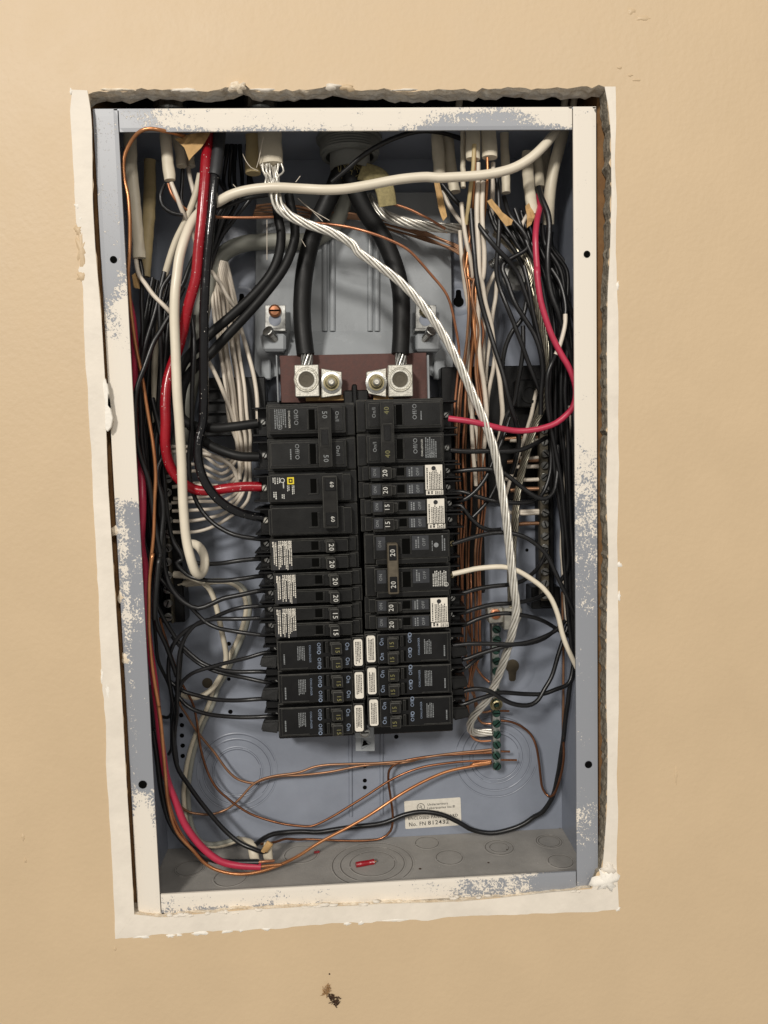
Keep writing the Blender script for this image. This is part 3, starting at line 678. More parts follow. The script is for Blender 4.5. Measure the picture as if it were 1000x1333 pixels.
# neutral and ground bars
def bar(name, label, cat, px, py0, py1, d, wpx, n, m, sm, sr, base=None, seed=1):
    t = thing(name, label, cat, W(px, py1, d))
    slab('bar', px - wpx / 2, py0, px + wpx / 2, py1, d, d + 8, m, t, .0006)
    if base: slab('insulator', base[0], base[1], base[2], base[3], d + 9, d + 30, 'plastic2', t, .001)
    r = random.Random(seed)
    for k in range(n):
        py = py0 + (k + .5) * (py1 - py0) / n; c = W(px + r.uniform(-.6, .6), py, d - .1)
        bm = bmesh.new(); h = r.uniform(.0012, .003)
        lathe(bm, c, (0, -1, 0), [(0, sr), (h, sr), (h + .0006, sr * .8), (h + .0006, 0)], 14); s = obj('terminal_screw', bm, MT[sm], t)
        a = r.uniform(0, 3.1); dx = Vector((math.cos(a), 0, math.sin(a))); dz = Vector((-math.sin(a), 0, math.cos(a))); o = c + Vector((0, -h - .0007, 0))
        bm = bmesh.new(); quad(bm, [o - dx * sr * .8 - dz * .0005, o + dx * sr * .8 - dz * .0005, o + dx * sr * .8 + dz * .0005, o - dx * sr * .8 + dz * .0005]); obj('screw_slot', bm, MT['hole'], s)
    return t
bar('neutral_bar', 'neutral terminal bar on black insulator behind the cream wire', 'terminal bar', 219, 596, 812, 55, 14, 12, 'bore', 'zinc', .0034, (206, 588, 241, 810), 3)
bar('neutral_bar', 'long neutral terminal bar on black insulator along the shaded wall by the pink wire', 'terminal bar', 709, 552, 782, 55, 13, 15, 'bore', 'zinc', .0033, (703, 548, 722, 790), 4)
slab('insulator_foot', 692, 765, 730, 792, 70, 92, 'plastic2', bus, .001); slab('insulator_foot', 207, 783, 242, 810, 76, 92, 'plastic2', bus, .001)
gb = bar('ground_bar', 'ground terminal bar with green screws near the lower corner of the box', 'terminal bar', 646, 812, 1003, 74, 13, 14, 'zinc', 'green', .0036, None, 5)
bm = bmesh.new(); c = W(646, 917, 73.5); lathe(bm, c, (0, -1, 0), [(0, .0056), (.0006, .0056), (.0006, .0044), (.003, .0044), (.0036, .003), (.0022, .002), (.0022, 0)], 20); obj('mounting_screw', bm, MT['brassy'], gb)
lu = thing('ground_lug', 'tin clamp lug above the green-screw ground bar, gripping the aluminium rope', 'lug', W(650, 820, 70))
poly_slab('clamp', [(634, 791), (654, 791), (657, 810), (637, 812)], 62, 76, 'tin', lu, .0006); poly_slab('clamp', [(656, 792), (680, 792), (680, 803), (672, 820), (656, 820)], 58, 74, 'tin', lu, .0006)
bm = bmesh.new(); lathe(bm, W(645, 799, 61.8), (0, -1, 0), [(0, .0045), (.002, .0045), (.0025, .003), (.0012, .002), (.0012, 0)], 16); obj('clamp_screw', bm, MT['copper'], lu)

# ------------------------------------------------------------------ breakers
ZV = Vector((0, 0, 1)); XV = Vector((1, 0, 0))
X0 = W(464.5, 600, 2).x
class Br:
    """a breaker's own frame: u out from the centre line, v down, d depth, all in mm"""
    def __init__(s, side, py, label, name='circuit_breaker', du=0.0):
        s.s = side; s.z = W(465, py, 2).z; s.x = X0 + side * (.0006 + du * mm); s.dd = 0
        s.t = thing(name, label, 'circuit breaker', (s.x, .03, s.z), 'circuit breakers in two columns')
        s.dx = Vector((0, 0, -1)) if side < 0 else Vector((0, 0, 1)); s.up = Vector((1, 0, 0)) if side < 0 else Vector((-1, 0, 0))
    def P(s, u, v, d): return Vector((s.x + s.s * u * mm, d * mm, s.z - v * mm))
    def box(s, bm, u0, v0, d0, u1, v1, d1): bx(bm, s.P(u0, v0, d0), s.P(u1, v1, d1))
    def part(s, name, boxes, m, bw=.0004, parent=None):
        bm = bmesh.new()
        for b in boxes: s.box(bm, *b)
        lit_edge = m in ('plastic', 'plastic2', 'handle') and name in ('face', 'body', 'handle', 'handle_tie', 'slot_rim', 'face_border')  # these parts get the highlight colour painted on their bevels
        bev(bm, bw, 1, 1 if lit_edge else -1); o = obj(name, bm, MT[m], parent or s.t)
        if lit_edge: o.data.materials.append(MT['edge'])
        return o
    def text(s, body, u, v, d, size, m, parent=None, sx=1.0, name='lettering'):
        bm = bmesh.new(); txt(bm, body, size * mm, s.P(u, v, d), s.dx, s.up, sx=sx); return obj(name, bm, MT[m], parent or s.t)
    def texts(s, L, m, parent=None, name='lettering'):
        bm = bmesh.new()
        for body, u, v, d, size in L: txt(bm, body, size * mm, s.P(u, v, d), s.dx, s.up)
        return obj(name, bm, MT[m], parent or s.t)
    def print_(s, L, m, parent=None, name='fine_print', seed=1):
        bm = bmesh.new()
        for k, (u, v, d, w, h, rows) in enumerate(L): dashes(bm, s.P(u, v, d), s.dx, s.up, w * mm, h * mm, rows, seed=seed + k)
        return obj(name, bm, MT[m], parent or s.t)
    def screw(s, u, v, d, m='brassy', r=2.6):
        bm = bmesh.new(); c = s.P(u, v, d); lathe(bm, c, (0, -1, 0), [(0, r * mm), (.0012, r * mm), (.0018, r * .7 * mm), (.0018, 0)], 14); q = obj('terminal_screw', bm, MT[m], s.t)
        bm = bmesh.new(); a = .6 + v; dx = Vector((math.cos(a), 0, math.sin(a))); dz = Vector((-math.sin(a), 0, math.cos(a))); o = c + Vector((0, -.0019, 0))
        k = r * .8 * mm; quad(bm, [o - dx * k - dz * .0004, o + dx * k - dz * .0004, o + dx * k + dz * .0004, o - dx * k + dz * .0004]); obj('screw_slot', bm, MT['hole'], q)
    def terminal(s, v0, v1, u0=65, u1=76, screw='brassy', fins=True):
        m_ = (v0 + v1) / 2
        s.part('terminal_well', [(u0, v0, 22, u1 - 3, v1, 60), (u0, v0, 9, u1, v0 + 1.4, 40), (u0, v1 - 1.4, 9, u1, v1, 40), (u0 - .3, m_ - 3.2, 12, u0 + 2, m_ + 3.2, 24)], 'plastic2', .0003)
        if screw: s.screw(u0 + 4.2, m_, 21.6, screw)
def big_pole(b, v, pr, on_text=True, top=True, lab=True):
    """one pole of the wide two-pole breaker"""
    b.part('body', [(0, v + .3, 7, 66, v + 25.1, 60), (0.2, v + 1.2, 4.5, 7, v + 24.2, 8)], 'plastic', .0006)
    f = b.part('face', [(7, v + 2.0, -1.2, 64, v + 22.6, 7.2), (9, v + 3.4, -2.2, 63, v + 21, -1)], 'plastic', .0005)
    b.part('handle_slot', [(29.5, v + 5, -2.4, 34, v + 20, -1.8)], 'hole', .0002); b.part('slot_rim', [(34, v + 5, -3.2, 35.2, v + 20, -2), (27.6, v + 5.5, -3.4, 29.4, v + 19.5, -2)], 'plastic', .0003)
    b.terminal(v + 2, v + 23.5, 65.5, 77, 'zinc')
    b.texts([('Off/O', 43.5 if b.s < 0 else 43.5, v + 10.5, -2.3, 4.4)], 'grey_ink')
    if on_text: b.texts([('On/I', 13.2, v + 10.5, -2.3, 3.8)], 'grey_ink')
    if lab:
        b.texts([('CHALLENGER', 48.4, v + 12, -2.3, 1.9)], 'white_ink')
        b.print_([(55, v + 12, -2.3, 15, 9, 6)], 'grey_ink', seed=pr)
        if True:
            bm = bmesh.new(); c = b.P(55.5, v + 17.6, -2.32); annulus(bm, c, .0014, .0018, 18); txt(bm, 'UL', .0016, c, b.dx, b.up, off=.00015); obj('approval_mark', bm, MT['grey_ink'], b.t)
    else: b.print_([(48.2, v + 12.5, -2.3, 8, 1.6, 1)], 'grey_ink', seed=pr)
def challenger_two(side, py, label, nums, poles, seed):
    b = Br(side, py, label)
    big_pole(b, 0, seed, lab=poles[0]); big_pole(b, 25.4, seed + 1, lab=poles[1])
    h = b.part('handle_tie', [(17.5, 3.2, -10.5, 27.2, 47.4, -3.0), (18.6, 19, -11.2, 26, 33, -10.4), (20, 2.6, -9, 25, 48, -4)], 'handle', .0007)
    b.part('tie_recess', [(20, 20.6, -11.5, 24.6, 31.4, -11.1)], 'plastic2', .0002, h)
    b.texts([(nums, 22.2, 9.5, -10.6, 5.2), (nums, 22.2, 41.3, -10.6, 5.2)], 'olive_ink' if side > 0 else 'grey_ink', h)
    return b
challenger_two(-1, 523, 'two-pole 50 amp black breaker at the head of its column, handle printed 50', '50', (True, False), 11)
challenger_two(1, 519.5, 'two-pole black breaker at the head of its column, fed by the pink wire', '40', (False, True), 21)
# two-pole 60 with the yellow square
b = Br(-1, 611, 'two-pole black breaker with small yellow square emblem, fed by the thick red wire')
for v in (0, 25.0):
    b.part('body', [(0, v + .3, 7, 66, v + 24.7, 60)], 'plastic', .0006)
    b.part('face', [(4.5, v + 3, -.5, 66.5, v + 22.6, 7.2), (10, v + 2.2, -1.2, 64.5, v + 21.6, 0)], 'plastic', .0005)
    b.part('handle_slot', [(30, v + 6, -1.6, 34.5, v + 16.5, -1.1)], 'hole', .0002); b.part('slot_rim', [(28.4, v + 6, -2.4, 29.8, v + 17, -1), (28.4, v + 17, -2, 36.5, v + 17.8, -1)], 'plastic', .0002)
    b.terminal(v + 3, v + 23, 66.5, 78, 'tin')
h = b.part('handle_tie', [(14.5, 3.8, -9.5, 25.5, 42.6, -1.5)], 'handle', .0007)
b.part('number_pad', [(15.6, 5.6, -10.1, 23.4, 15, -9.4), (15.6, 31, -10.1, 23.4, 40.6, -9.4)], 'plastic2', .0003, h)
b.texts([('60', 18.6, 10.2, -10.15, 4.0), ('60', 18.6, 35.8, -10.15, 4.0)], 'white_ink', h)
bm = bmesh.new(); c = b.P(49, 7, -1.25)
for (u0, v0, u1, v1) in ((46.6, 4.4, 51.6, 5.4), (46.6, 8.6, 51.6, 9.6), (46.6, 5.4, 47.6, 8.6), (50.6, 5.4, 51.6, 8.6)):
    quad(bm, [b.P(u0, v0, -1.35), b.P(u1, v0, -1.35), b.P(u1, v1, -1.35), b.P(u0, v1, -1.35)])
quad(bm, [b.P(48.5, 6.3, -1.35), b.P(49.7, 6.3, -1.35), b.P(49.7, 7.7, -1.35), b.P(48.5, 7.7, -1.35)])
obj('emblem', bm, MT['yellow_ink'], b.t)
b.print_([(47.4, 14, -1.25, 7, 2.2, 2), (51, 12.4, -1.25, 4, 2, 2), (54.5, 10.5, -1.25, 4.5, 1.6, 1), (58, 7, -1.25, 5, 3, 2), (60.6, 6.6, -1.25, 4.6, 1.6, 1), (62, 6.6, -1.25, 4.4, 1.4, 1), (61, 17.5, -1.25, 5, 3, 2), (55, 18.5, -1.25, 3, 2.6, 2)], 'white_ink', seed=40)
bm = bmesh.new(); c = b.P(55.2, 6.6, -1.3); annulus(bm, c, .0013, .0018, 16); obj('approval_mark', bm, MT['white_ink'], b.t)
def tandem_left(py, label, num, sd, du):
    b = Br(-1, py, label, du=du)
    for k, v in enumerate((0, 12.8)):
        b.part('body', [(0, v + .3, 7, 67, v + 12.5, 60), (2, v + 1, 3.5, 8, v + 11.4, 8)], 'plastic', .0005)
        b.part('face', [(8, v + 2.0, -1.0, 66, v + 11.2, 7.2), (7, v + .6, -1.8, 67, v + 1.5, 6)], 'plastic', .0004)
        b.part('handle_slot', [(29.8, v + 3.2, -1.5, 35.4, v + 9.6, -.9)], 'hole', .0002); b.part('slot_rim', [(28.4, v + 3, -2.2, 29.8, v + 10.2, -.8), (29.8, v + 9.6, -2.0, 36.5, v + 10.3, -.8)], 'plastic', .0002)
        h = b.part('handle', [(17.4, v + 2.2, -8, 24.4, v + 11, -.8), (18.4, v + 1.4, -6, 25.4, v + 4.2, -1)], 'handle', .0007)
        b.text(num, 20.4, v + 7, -8.05, 5.2, 'white_ink', h, sx=1.0)
        b.terminal(v + .8, v + 12.2, 66.5, 79, 'zinc')
    l = b.part('label', [(49.6, 1.6, -1.5, 65.2, 24, -.9)], 'ink', .0001)
    b.print_([(62.6, 13, -1.6, 20, 2.8, 2), (58.8, 14, -1.6, 18, 3.4, 3), (54.6, 13, -1.6, 21, 3.4, 3), (51.2, 12, -1.6, 20, 2.6, 2)], 'lab', l, seed=sd)
    b.print_([(63.9, 5, -1.6, 5, 2, 1), (52.4, 5, -1.6, 6, 4.2, 3), (57.4, 4, -1.6, 4, 5.4, 4)], 'lab', l, seed=sd + 9)
tandem_left(697, 'tandem 20 amp breaker just below the breaker with the yellow emblem', '20', 50, 0)
tandem_left(741, 'tandem 20 amp breaker between another 20 amp tandem and the 15 amp one, white-printed label', '20', 60, -2.0)
tandem_left(784.5, 'tandem 15 amp breaker with white-printed label just above the three with long white stickers', '15', 70, -1.2)
def tandem_right(py, label, num, sd, du, ink='white_ink'):
    b = Br(1, py, label, du=du)
    for v in (0, 12.8):
        b.part('body', [(0, v + .3, 7, 66, v + 12.5, 60), (3, v + 1.2, 2.5, 8, v + 11.6, 8)], 'plastic', .0005)
        b.part('face', [(8, v + 1.4, -1.0, 63.5, v + 10.8, 7.2), (9, v + 10.9, -.2, 63, v + 12.2, 7)], 'plastic', .0004)
        b.part('handle_slot', [(28.8, v + 2.8, -1.5, 34.4, v + 8.8, -.9)], 'hole', .0002); b.part('slot_rim', [(34.4, v + 2, -1.8, 35.4, v + 9.6, -.8), (28, v + 8.8, -1.8, 34.4, v + 9.6, -.8)], 'plastic', .0002)
        b.part('print_panel', [(9.5, v + 2, -1.4, 16.4, v + 9.8, -.9), (35.8, v + 2, -1.4, 48.6, v + 9.8, -.9)], 'plate_grey', .0001)
        h = b.part('handle', [(17, v + 2, -8, 24.6, v + 10.6, -.8), (24.6, v + 3, -5, 27.6, v + 10, -.8)], 'handle', .0007)
        b.text(num, 19.6, v + 6.2, -8.05, 5.0, ink, h)
        b.texts([('ON', 12.2, v + 6, -1.5, 3.2), ('OFF', 44.4, v + 6, -1.5, 3.2)], 'grey_ink'); b.print_([(39, v + 6, -1.5, 6.6, 3.6, 2)], 'grey_ink', seed=sd + int(v))
        b.terminal(v + .8, v + 12.2, 65.5, 79, 'zinc')
    l = b.part('label', [(50, 1.2, -1.5, 63, 19.8, -.9)], 'lab', .0001)
    b.print_([(57.6, 12.2, -1.6, 14.5, 9.6, 8), (51.4, 10.5, -1.6, 17, 1.6, 1)], 'ink', l, seed=sd)
    bm = bmesh.new(); disc(bm, b.P(56.4, 3.8, -1.6), .0017, 16); obj('label_dot', bm, MT['ink'], l)
    l2 = b.part('label', [(50.4, 20.4, -1.45, 63.4, 23.8, -.9)], 'lab', .0001); b.print_([(60, 22.1, -1.55, 2.6, 6, 4), (53.6, 22, -1.55, 2, 5, 2)], 'ink', l2, seed=sd + 3)
tandem_right(605.5, 'tandem 20 amp breaker below the breaker fed by the pink wire, pale label', '20', 80, .4)
tandem_right(649.8, 'tandem 15 amp breaker with pale label above the breaker with the brown handle tie', '15', 90, 1.4)
# two-pole 20 with the brown tie
b = Br(1, 694, 'two-pole 20 amp breaker with brown handle tie, feeding the white wire', du=3.2)
for v in (0, 25.3):
    b.part('body', [(0, v + .3, 7, 66, v + 25, 60), (.4, v + 1.4, 3.5, 8, v + 23.8, 8)], 'plastic', .0006)
    b.part('face', [(7, v + 2, -1, 64, v + 20, 7.2), (8.6, v + 20.4, 0, 63.5, v + 24.4, 7)], 'plastic', .0005)
    b.part('handle_slot', [(28.6, v + 5, -1.5, 34.4, v + 16.6, -.9)], 'hole', .0002); b.part('slot_rim', [(34.6, v + 3, -1.8, 35.6, v + 17.2, -.8), (26.8, v + 5, -2.4, 28.2, v + 16.4, -.8)], 'plastic', .0003)
    b.part('print_panel', [(9, v + 3, -1.4, 16, v + 13.4, -.9), (36, v + 3, -1.4, 48.8, v + 14, -.9)], 'plate_grey', .0001)
    b.texts([('ON', 11.8, v + 8.6, -1.5, 3.2), ('OFF', 45.2, v + 8, -1.5, 3.4)], 'grey_ink'); b.print_([(40, v + 8.4, -1.5, 8, 3.6, 2)], 'grey_ink', seed=100 + int(v))
    b.terminal(v + 3, v + 22.4, 65, 74, 'brassy')
h = b.part('handle_tie', [(16.8, 7.4, -10, 24.8, 45.6, -1)], 'tie_brown', .0007); b.part('number_pad', [(18, 8.6, -10.6, 23.6, 20, -9.8), (18, 32.2, -10.6, 23.6, 44, -9.8)], 'plastic2', .0003, h)
b.texts([('20', 20.8, 14.2, -10.65, 5.2), ('20', 20.8, 38.2, -10.65, 5.2)], 'white_ink', h)
b.print_([(51.4, 11, -1.1, 8, 1, 1), (60, 9.5, -1.1, 11, 3.2, 2)], 'grey_ink', seed=104); b.print_([(56.5, 36, -1.1, 12.5, 11, 8)], 'white_ink', seed=108)
bm = bmesh.new(); disc(bm, b.P(54.4, 10.6, -1.12), .0018, 16); obj('approval_mark', bm, MT['grey_ink'], b.t)
bm = bmesh.new(); annulus(bm, b.P(61.5, 41, -1.15), .0013, .0017, 16); obj('approval_mark', bm, MT['white_ink'], b.t)
tandem_right(779, 'tandem 20 amp breaker just below the breaker with the brown handle tie', '20', 120, 2.4, 'white_ink')
def tandem_challenger(side, py, label, sd, du):
    b = Br(side, py, label, du=du)
    b.part('body', [(0, .3, 7, 67, 25, 60)], 'plastic2', .0006)
    b.part('face', [(9.6, 1.2, 0, 66, 23.8, 7.2), (0.4, .8, 2, 9, 24.4, 7.2)], 'plastic2', .0005)
    fr = [(43, 1.8, -.6, 64, 2.6, .2), (43, 22.2, -.6, 64, 23, .2), (63.2, 2.6, -.6, 64, 22.2, .2)]
    b.part('face_border', fr, 'plastic', .0002)
    for k, v in enumerate((1.2, 12.8)):
        b.part('handle_slot', [(26.6, v + 1.5, -.6, 31.4, v + 9.8, .2)], 'hole', .0002); b.part('slot_rim', [(27.2, v + 1.2, -1.6, 29.4, v + 9.8, 0)], 'plastic', .0003)
        h = b.part('handle', [(17, v + 1.6, -6.5, 25, v + 10.2, 0), (18, v + .9, -4.5, 26, v + 4, 0)], 'handle', .0007)
        b.text('15', 20.4, v + 6.5, -6.56, 4.6, 'olive_ink', h)
        b.texts([('On', 13, v + 5.6, -.1, 4.4)], 'blue_ink'); b.texts([('Off', 34.6, v + 4.6, -.1, 3.8)], 'blue_ink')
        bm = bmesh.new(); annulus(bm, b.P(34.6, v + (9.4 if side < 0 else 0.8), -.12), .0009, .0015, 16); obj('off_mark', bm, MT['blue_ink'], b.t)
    b.texts([('CHALLENGER', 41.4, 11.5, -.1, 2.0)], 'blue_ink'); b.print_([(48.2, 11.5, -.1, 12, 6, 5)], 'grey_ink', seed=sd); b.print_([(61, 15.5, -.1, 8.5, 1.8, 1)], 'grey_ink', seed=sd + 4)
    bm = bmesh.new(); V = []
    for cu_, cv_, a0 in ((6.4, 21.0, 0), (3.0, 21.0, 90), (3.0, 3.6, 180), (6.4, 3.6, 270)):
        for q in range(5): V.append(b.P(cu_ + 1.6 * math.cos(math.radians(a0 + q * 22.5)), cv_ + 1.6 * math.sin(math.radians(a0 + q * 22.5)), .8))
    f = bm.faces.new([bm.verts.new(p) for p in V]); rg = bmesh.ops.extrude_face_region(bm, geom=[f])
    for v in [g for g in rg['geom'] if isinstance(g, bmesh.types.BMVert)]: v.co.y = .0021
    bmesh.ops.recalc_face_normals(bm, faces=list(bm.faces)); l = obj('sticker', bm, MT['lab'], b.t)
    b.print_([(4.7, 12.3, .7, 17, 4.6, 4)], 'ink', l, seed=sd + 7)
    # terminal shield
    b.part('terminal_shield', [(66.5, 1.2, 16, 77, 6.4, 48), (66.5, 8.2, 22, 74, 14, 60), (66.4, 7, 10, 78, 8.2, 40)], 'plastic2', .0004)
    bm = bmesh.new(); V = [b.P(66.4, 15, 12), b.P(80, 16.6, 16), b.P(82, 24.2, 14), b.P(67.5, 24.4, 8), b.P(66.4, 15, 40), b.P(78, 16.6, 40), b.P(80, 24.2, 40), b.P(66.5, 24.4, 40)]
    v = [bm.verts.new(p) for p in V]
    for f in ((0, 1, 2, 3), (0, 4, 5, 1), (1, 5, 6, 2), (2, 6, 7, 3), (4, 7, 6, 5), (0, 3, 7, 4)): bm.faces.new([v[i] for i in f])
    bmesh.ops.recalc_face_normals(bm, faces=list(bm.faces)); bev(bm, .0012, 2); obj('terminal_cover', bm, MT['plastic'], b.t)
    b.screw(68.8, 11, 21.6, 'zinc', 2.2)
for i, py in enumerate((828.5, 871.5, 914.5)):
    o = ('uppermost', 'middle', 'lowest')[i]
    tandem_challenger(-1, py, f'tandem 15 amp breaker with long white sticker, {o} of three under the yellow emblem', 130 + i * 9, (-1.5, -1.5, -.6)[i] - .6)
for i, py in enumerate((824.5, 866.5, 908)):
    o = ('uppermost', 'middle', 'lowest')[i]
    tandem_challenger(1, py, f'tandem 15 amp breaker with long white sticker, {o} of three beside the copper wires', 170 + i * 9, (1.4, 1.4, 2.2)[i])

# ------------------------------------------------------------------ sticker on the back
def oxz(px, py): return on_back(px, py)
st = thing('certificate_label', 'cream paper label printed with a UL mark and number stuck low on the back panel', 'label', on_back(563, 1078))
c0, c1 = on_back(526.5, 1042), on_back(600.5, 1074.5); w_, h_ = c1.x - c0.x, c0.z - c1.z; ang = math.radians(1.2)
ca, sa = math.cos(ang), math.sin(ang); LX = Vector((ca, 0, sa)); LZ = Vector((-sa, 0, ca)); LC = (c0 + c1) * .5
bm = bmesh.new(); P = []
for sx_, sz_ in ((1, 1), (-1, 1), (-1, -1), (1, -1)):
    for k in range(5):
        a = {(1, 1): 0, (-1, 1): 90, (-1, -1): 180, (1, -1): 270}[(sx_, sz_)] + k * 22.5; r0 = .0012
        P.append(LC + LX * (sx_ * (w_ / 2 - r0) + math.cos(math.radians(a)) * r0) + LZ * (sz_ * (h_ / 2 - r0) + math.sin(math.radians(a)) * r0))
f = bm.faces.new([bm.verts.new(p) for p in P][::-1]); r = bmesh.ops.extrude_face_region(bm, geom=[f])
for v in [g for g in r['geom'] if isinstance(g, bmesh.types.BMVert)]: v.co.y -= .0002
bmesh.ops.recalc_face_normals(bm, faces=list(bm.faces)); obj('paper', bm, MT['lab'], st)
bm = bmesh.new(); o0 = LC + Vector((0, -.0003, 0))
def lt(body, u, v, size, sx=1.0): txt(bm, body, size * mm, o0 + LX * (u * w_) + LZ * (v * h_), LX, LZ, sx=sx)
lt('Underwriters', .09, .32, 3.3, .92); lt('Laboratories Inc.\u00ae', .15, .19, 3.3, .9); lt('PANEL', .03, .035, 3.0); lt('ENCLOSED PANELBOARD', .0, -.135, 3.9, .92); lt('No. FN', -.285, -.35, 5.2, .9); lt('812432', .09, -.34, 5.6, 1.05)
obj('lettering', bm, MT['ink'], st)
bm = bmesh.new(); c = o0 + LX * (-.21 * w_) + LZ * (.25 * h_); annulus(bm, c, .0031, .0036, 32); txt(bm, 'U', .0042, c + LX * -.0009 + LZ * .0004, LX, LZ, sx=.8); txt(bm, 'L', .0042, c + LX * .0011 - LZ * .0005, LX, LZ, sx=.8); obj('approval_mark', bm, MT['ink'], st)

# ------------------------------------------------------------------ conduit fitting at the top
ct = thing('conduit_fitting', 'threaded grey conduit fitting coming through the top of the box with two service cables', 'conduit', W(455, 180, 55))
cc = W(455, 190, 52); cc.z = -th
bm = bmesh.new(); prof = [(0, .026), (.0025, .026), (.0025, .0235)]
for k in range(5): prof += [(.003 + k * .0019, .0222), (.0039 + k * .0019, .0236)]
prof += [(.0125, .0225), (.0145, .0222), (.0145, .0190), (.0, .0190)]
lathe(bm, cc, (0, 0, -1), prof, 40); obj('bushing', bm, MT['conduit'], ct, smooth=False)
bm = bmesh.new(); lathe(bm, cc, (0, 0, -1), [(0, .0158), (.0245, .0158), (.0245, .0140), (0, .0140)], 32); obj('sleeve', bm, MT['conduit'], ct, smooth=True)
bm = bmesh.new(); r = random.Random(5)
for k in range(46):
    a = r.uniform(0, 6.28); q = r.uniform(.2, 1) * .0125; p = cc + Vector((math.cos(a) * q, math.sin(a) * q * .8 - .004, -.020 - r.uniform(0, .006)))
    tube(bm, crom([p + Vector((0, 0, .004)), p + Vector((r.gauss(0, .002), -r.random() * .002, -.002)), p + Vector((r.gauss(0, .003), -r.random() * .004, -r.uniform(.003, .009)))], .002), .0003, 5)
obj('jute_stuffing', bm, MT['jute'], ct, kind='stuff')

# ------------------------------------------------------------------ cables and wires, each laid through surveyed points at its own depth
G_L = 'wires on the side of the red cable'; G_R = 'wires on the side of the pink wire'; G_B = 'wires across the bottom of the box'
# --- big conductors
wire('copper_bright', 1.35, 'long bright bare copper wire looping from the paper flap down and across the bottom', 'a 455,84,14 340,58,2 270,42,-2.6 220,36,-3 165,50,-2.6 100,120,3 55,230,5 58,360,5 85,470,5 96,600,5 94,800,6 86,1000,7 b 90,100,8 104,280,10 130,480,12 170,690,13 200,850 225,1000,14 c 178,60,14 200,230,13 212,400,13 208,600,13 200,760 180,1000,10 d 145,0,10 122,180,8 118,350,7 132,650,6 160,850,6 185,1000,7 l 70,110,8 100,320,12 125,600,16 140,800,20 200,1000,26 310,1130,30 390,1210,31 480,1255,31 600,1276,32 740,1256,36 865,1210,42 987,1150,50 m 170,655,58 400,530,66 600,400,72 760,322,76 900,288,76 1000,272,76 k 130,640,76 270,620,76', G_B, 10)
wire('copper_bright', 1.1, 'second bright copper strand running along the long copper wire into the lower corner', 'l 56,80,12 90,300,15 118,560,18 150,820,24 220,1000,30 310,1120,34 400,1195,36', G_B)
wire('cream', 3.55, 'thick cream wire hanging down and hooking back on itself beside the red cable', 'e 834,36,22 800,80,16 740,148,10 660,222,8 560,285,8 460,318,8 350,338,8 200,350,8 50,358,8 j 680,352,8 560,362,8 430,380,8 300,405,8 180,425,8 90,434,8 0,436,8 i 680,428,9 520,420,9 380,428,10 270,446,11 190,472,12 120,510,14 a 600,540,18 540,590,18 490,660,13 450,760,8 418,880,5 400,1000,4 b 392,120,3 386,260,3 388,420,4 395,600,4 402,750,4 415,1000,4 c 366,20,4 375,200,5 388,430,6 396,620,7 410,790,8 425,880,8 d 388,30,8 408,90,10 428,130,13 454,141,18 478,110,24 486,50,28 c 522,895,33 490,850,38 450,838,42 425,852,46', G_L, 12)
wire('cream', 3.0, 'cream wire end poking from the neutral bar under the hook of the thick cream wire', 'd 285,140,60 340,142,58 420,160,56 480,188,58', G_L)
wire('red', 3.9, 'thick red wire sweeping down and across to the breaker with the yellow emblem', 'a 625,60,26 610,120,20 592,220,14 580,400,10 568,560,8 550,740,7 524,1000,7 b 528,50,7 500,150,8 470,260,10 442,400,14 410,520,18 360,660,18 335,760,16 325,880,14 330,1000,13 c 278,60,13 278,200,14 300,310,18 350,400,22 420,465,22 500,492,20 600,490,18 700,476,18 800,468,20 900,468,22', G_L, 12)
wire('black_gloss', 3.5, 'thick glossy black wire falling beside the red cable to the breaker with the yellow emblem', 'a 690,60,24 660,220,16 645,380,11 630,540,9 612,720,8 596,900,8 590,1000,8 b 585,120,8 578,300,9 580,500,10 576,750,12 572,1000,14 c 505,60,13 490,180,12 492,300,11 520,400,10 570,490,10 640,565,12 740,625,16 830,655,20 915,672,22', G_L, 12)
wire('tape', 4.6, 'grey tape sleeve round the top of the glossy black wire', 'a 680,70,22 668,180,17.5 650,320,12.5 646,345,12', None, 12, 'sleeve', 'tape_sleeve')
wire('rubber', 3.7, 'upper of the two thick matt black cables curving to the first 50 amp breaker pole', 'i 500,450,44 508,600,40 530,720,38 518,850,36 470,970,34 b 900,170,32 760,300,32 620,420,32 520,520,34 440,620,36 400,760,38 400,900,36 c 380,30,32 440,62,28 520,80,24 620,86,20 720,76,18 880,56,20', G_L, 12)
wire('rubber', 3.7, 'lower of the two thick matt black cables curving to the second 50 amp breaker pole', 'i 580,470,44 615,640,40 618,760,38 580,880,36 520,990,34 b 900,250,33 760,400,34 620,550,35 520,640,37 450,740,38 425,860,38 430,960,36 c 430,60,32 500,140,28 570,200,24 660,240,20 760,268,18 885,274,20', G_L, 12)
wire('rubber', 7.1, 'very thick black service cable going down to the main lug nearer the red wire', 'n 448,205,52 440,232,54 426,262,56 410,300,57 399,340,55 394,380,52 394,420,49 398,462,46', None, 16)
wire('rubber', 7.1, 'very thick black service cable going down to the main lug crossed by the aluminium rope', 'n 452,205,48 459,236,50 474,272,52 496,306,54 512,340,54 521,376,52 523,415,49 521,461,46', None, 16)
for px, lab in ((399, 'nearer the red wire'), (521.5, 'crossed by the aluminium rope')):
    strands('zinc', 5.2, 8, f'bared strands of the service cable entering the main lug {lab}', f'n {px},455,46 {px + .5},466,46 {px + .5},477,45', 70, None, False)
wire('grey_jacket', 6.6, 'thick grey neutral cable arching behind the black service cables', 'n 455,215,62 450,250,68 440,285,76 420,306,82 395,314,84 350,314,82 315,318,80 292,330,76 278,350,72 266,390,70 258,440,70 248,500,70 236,560,68 226,610,62', None, 12)
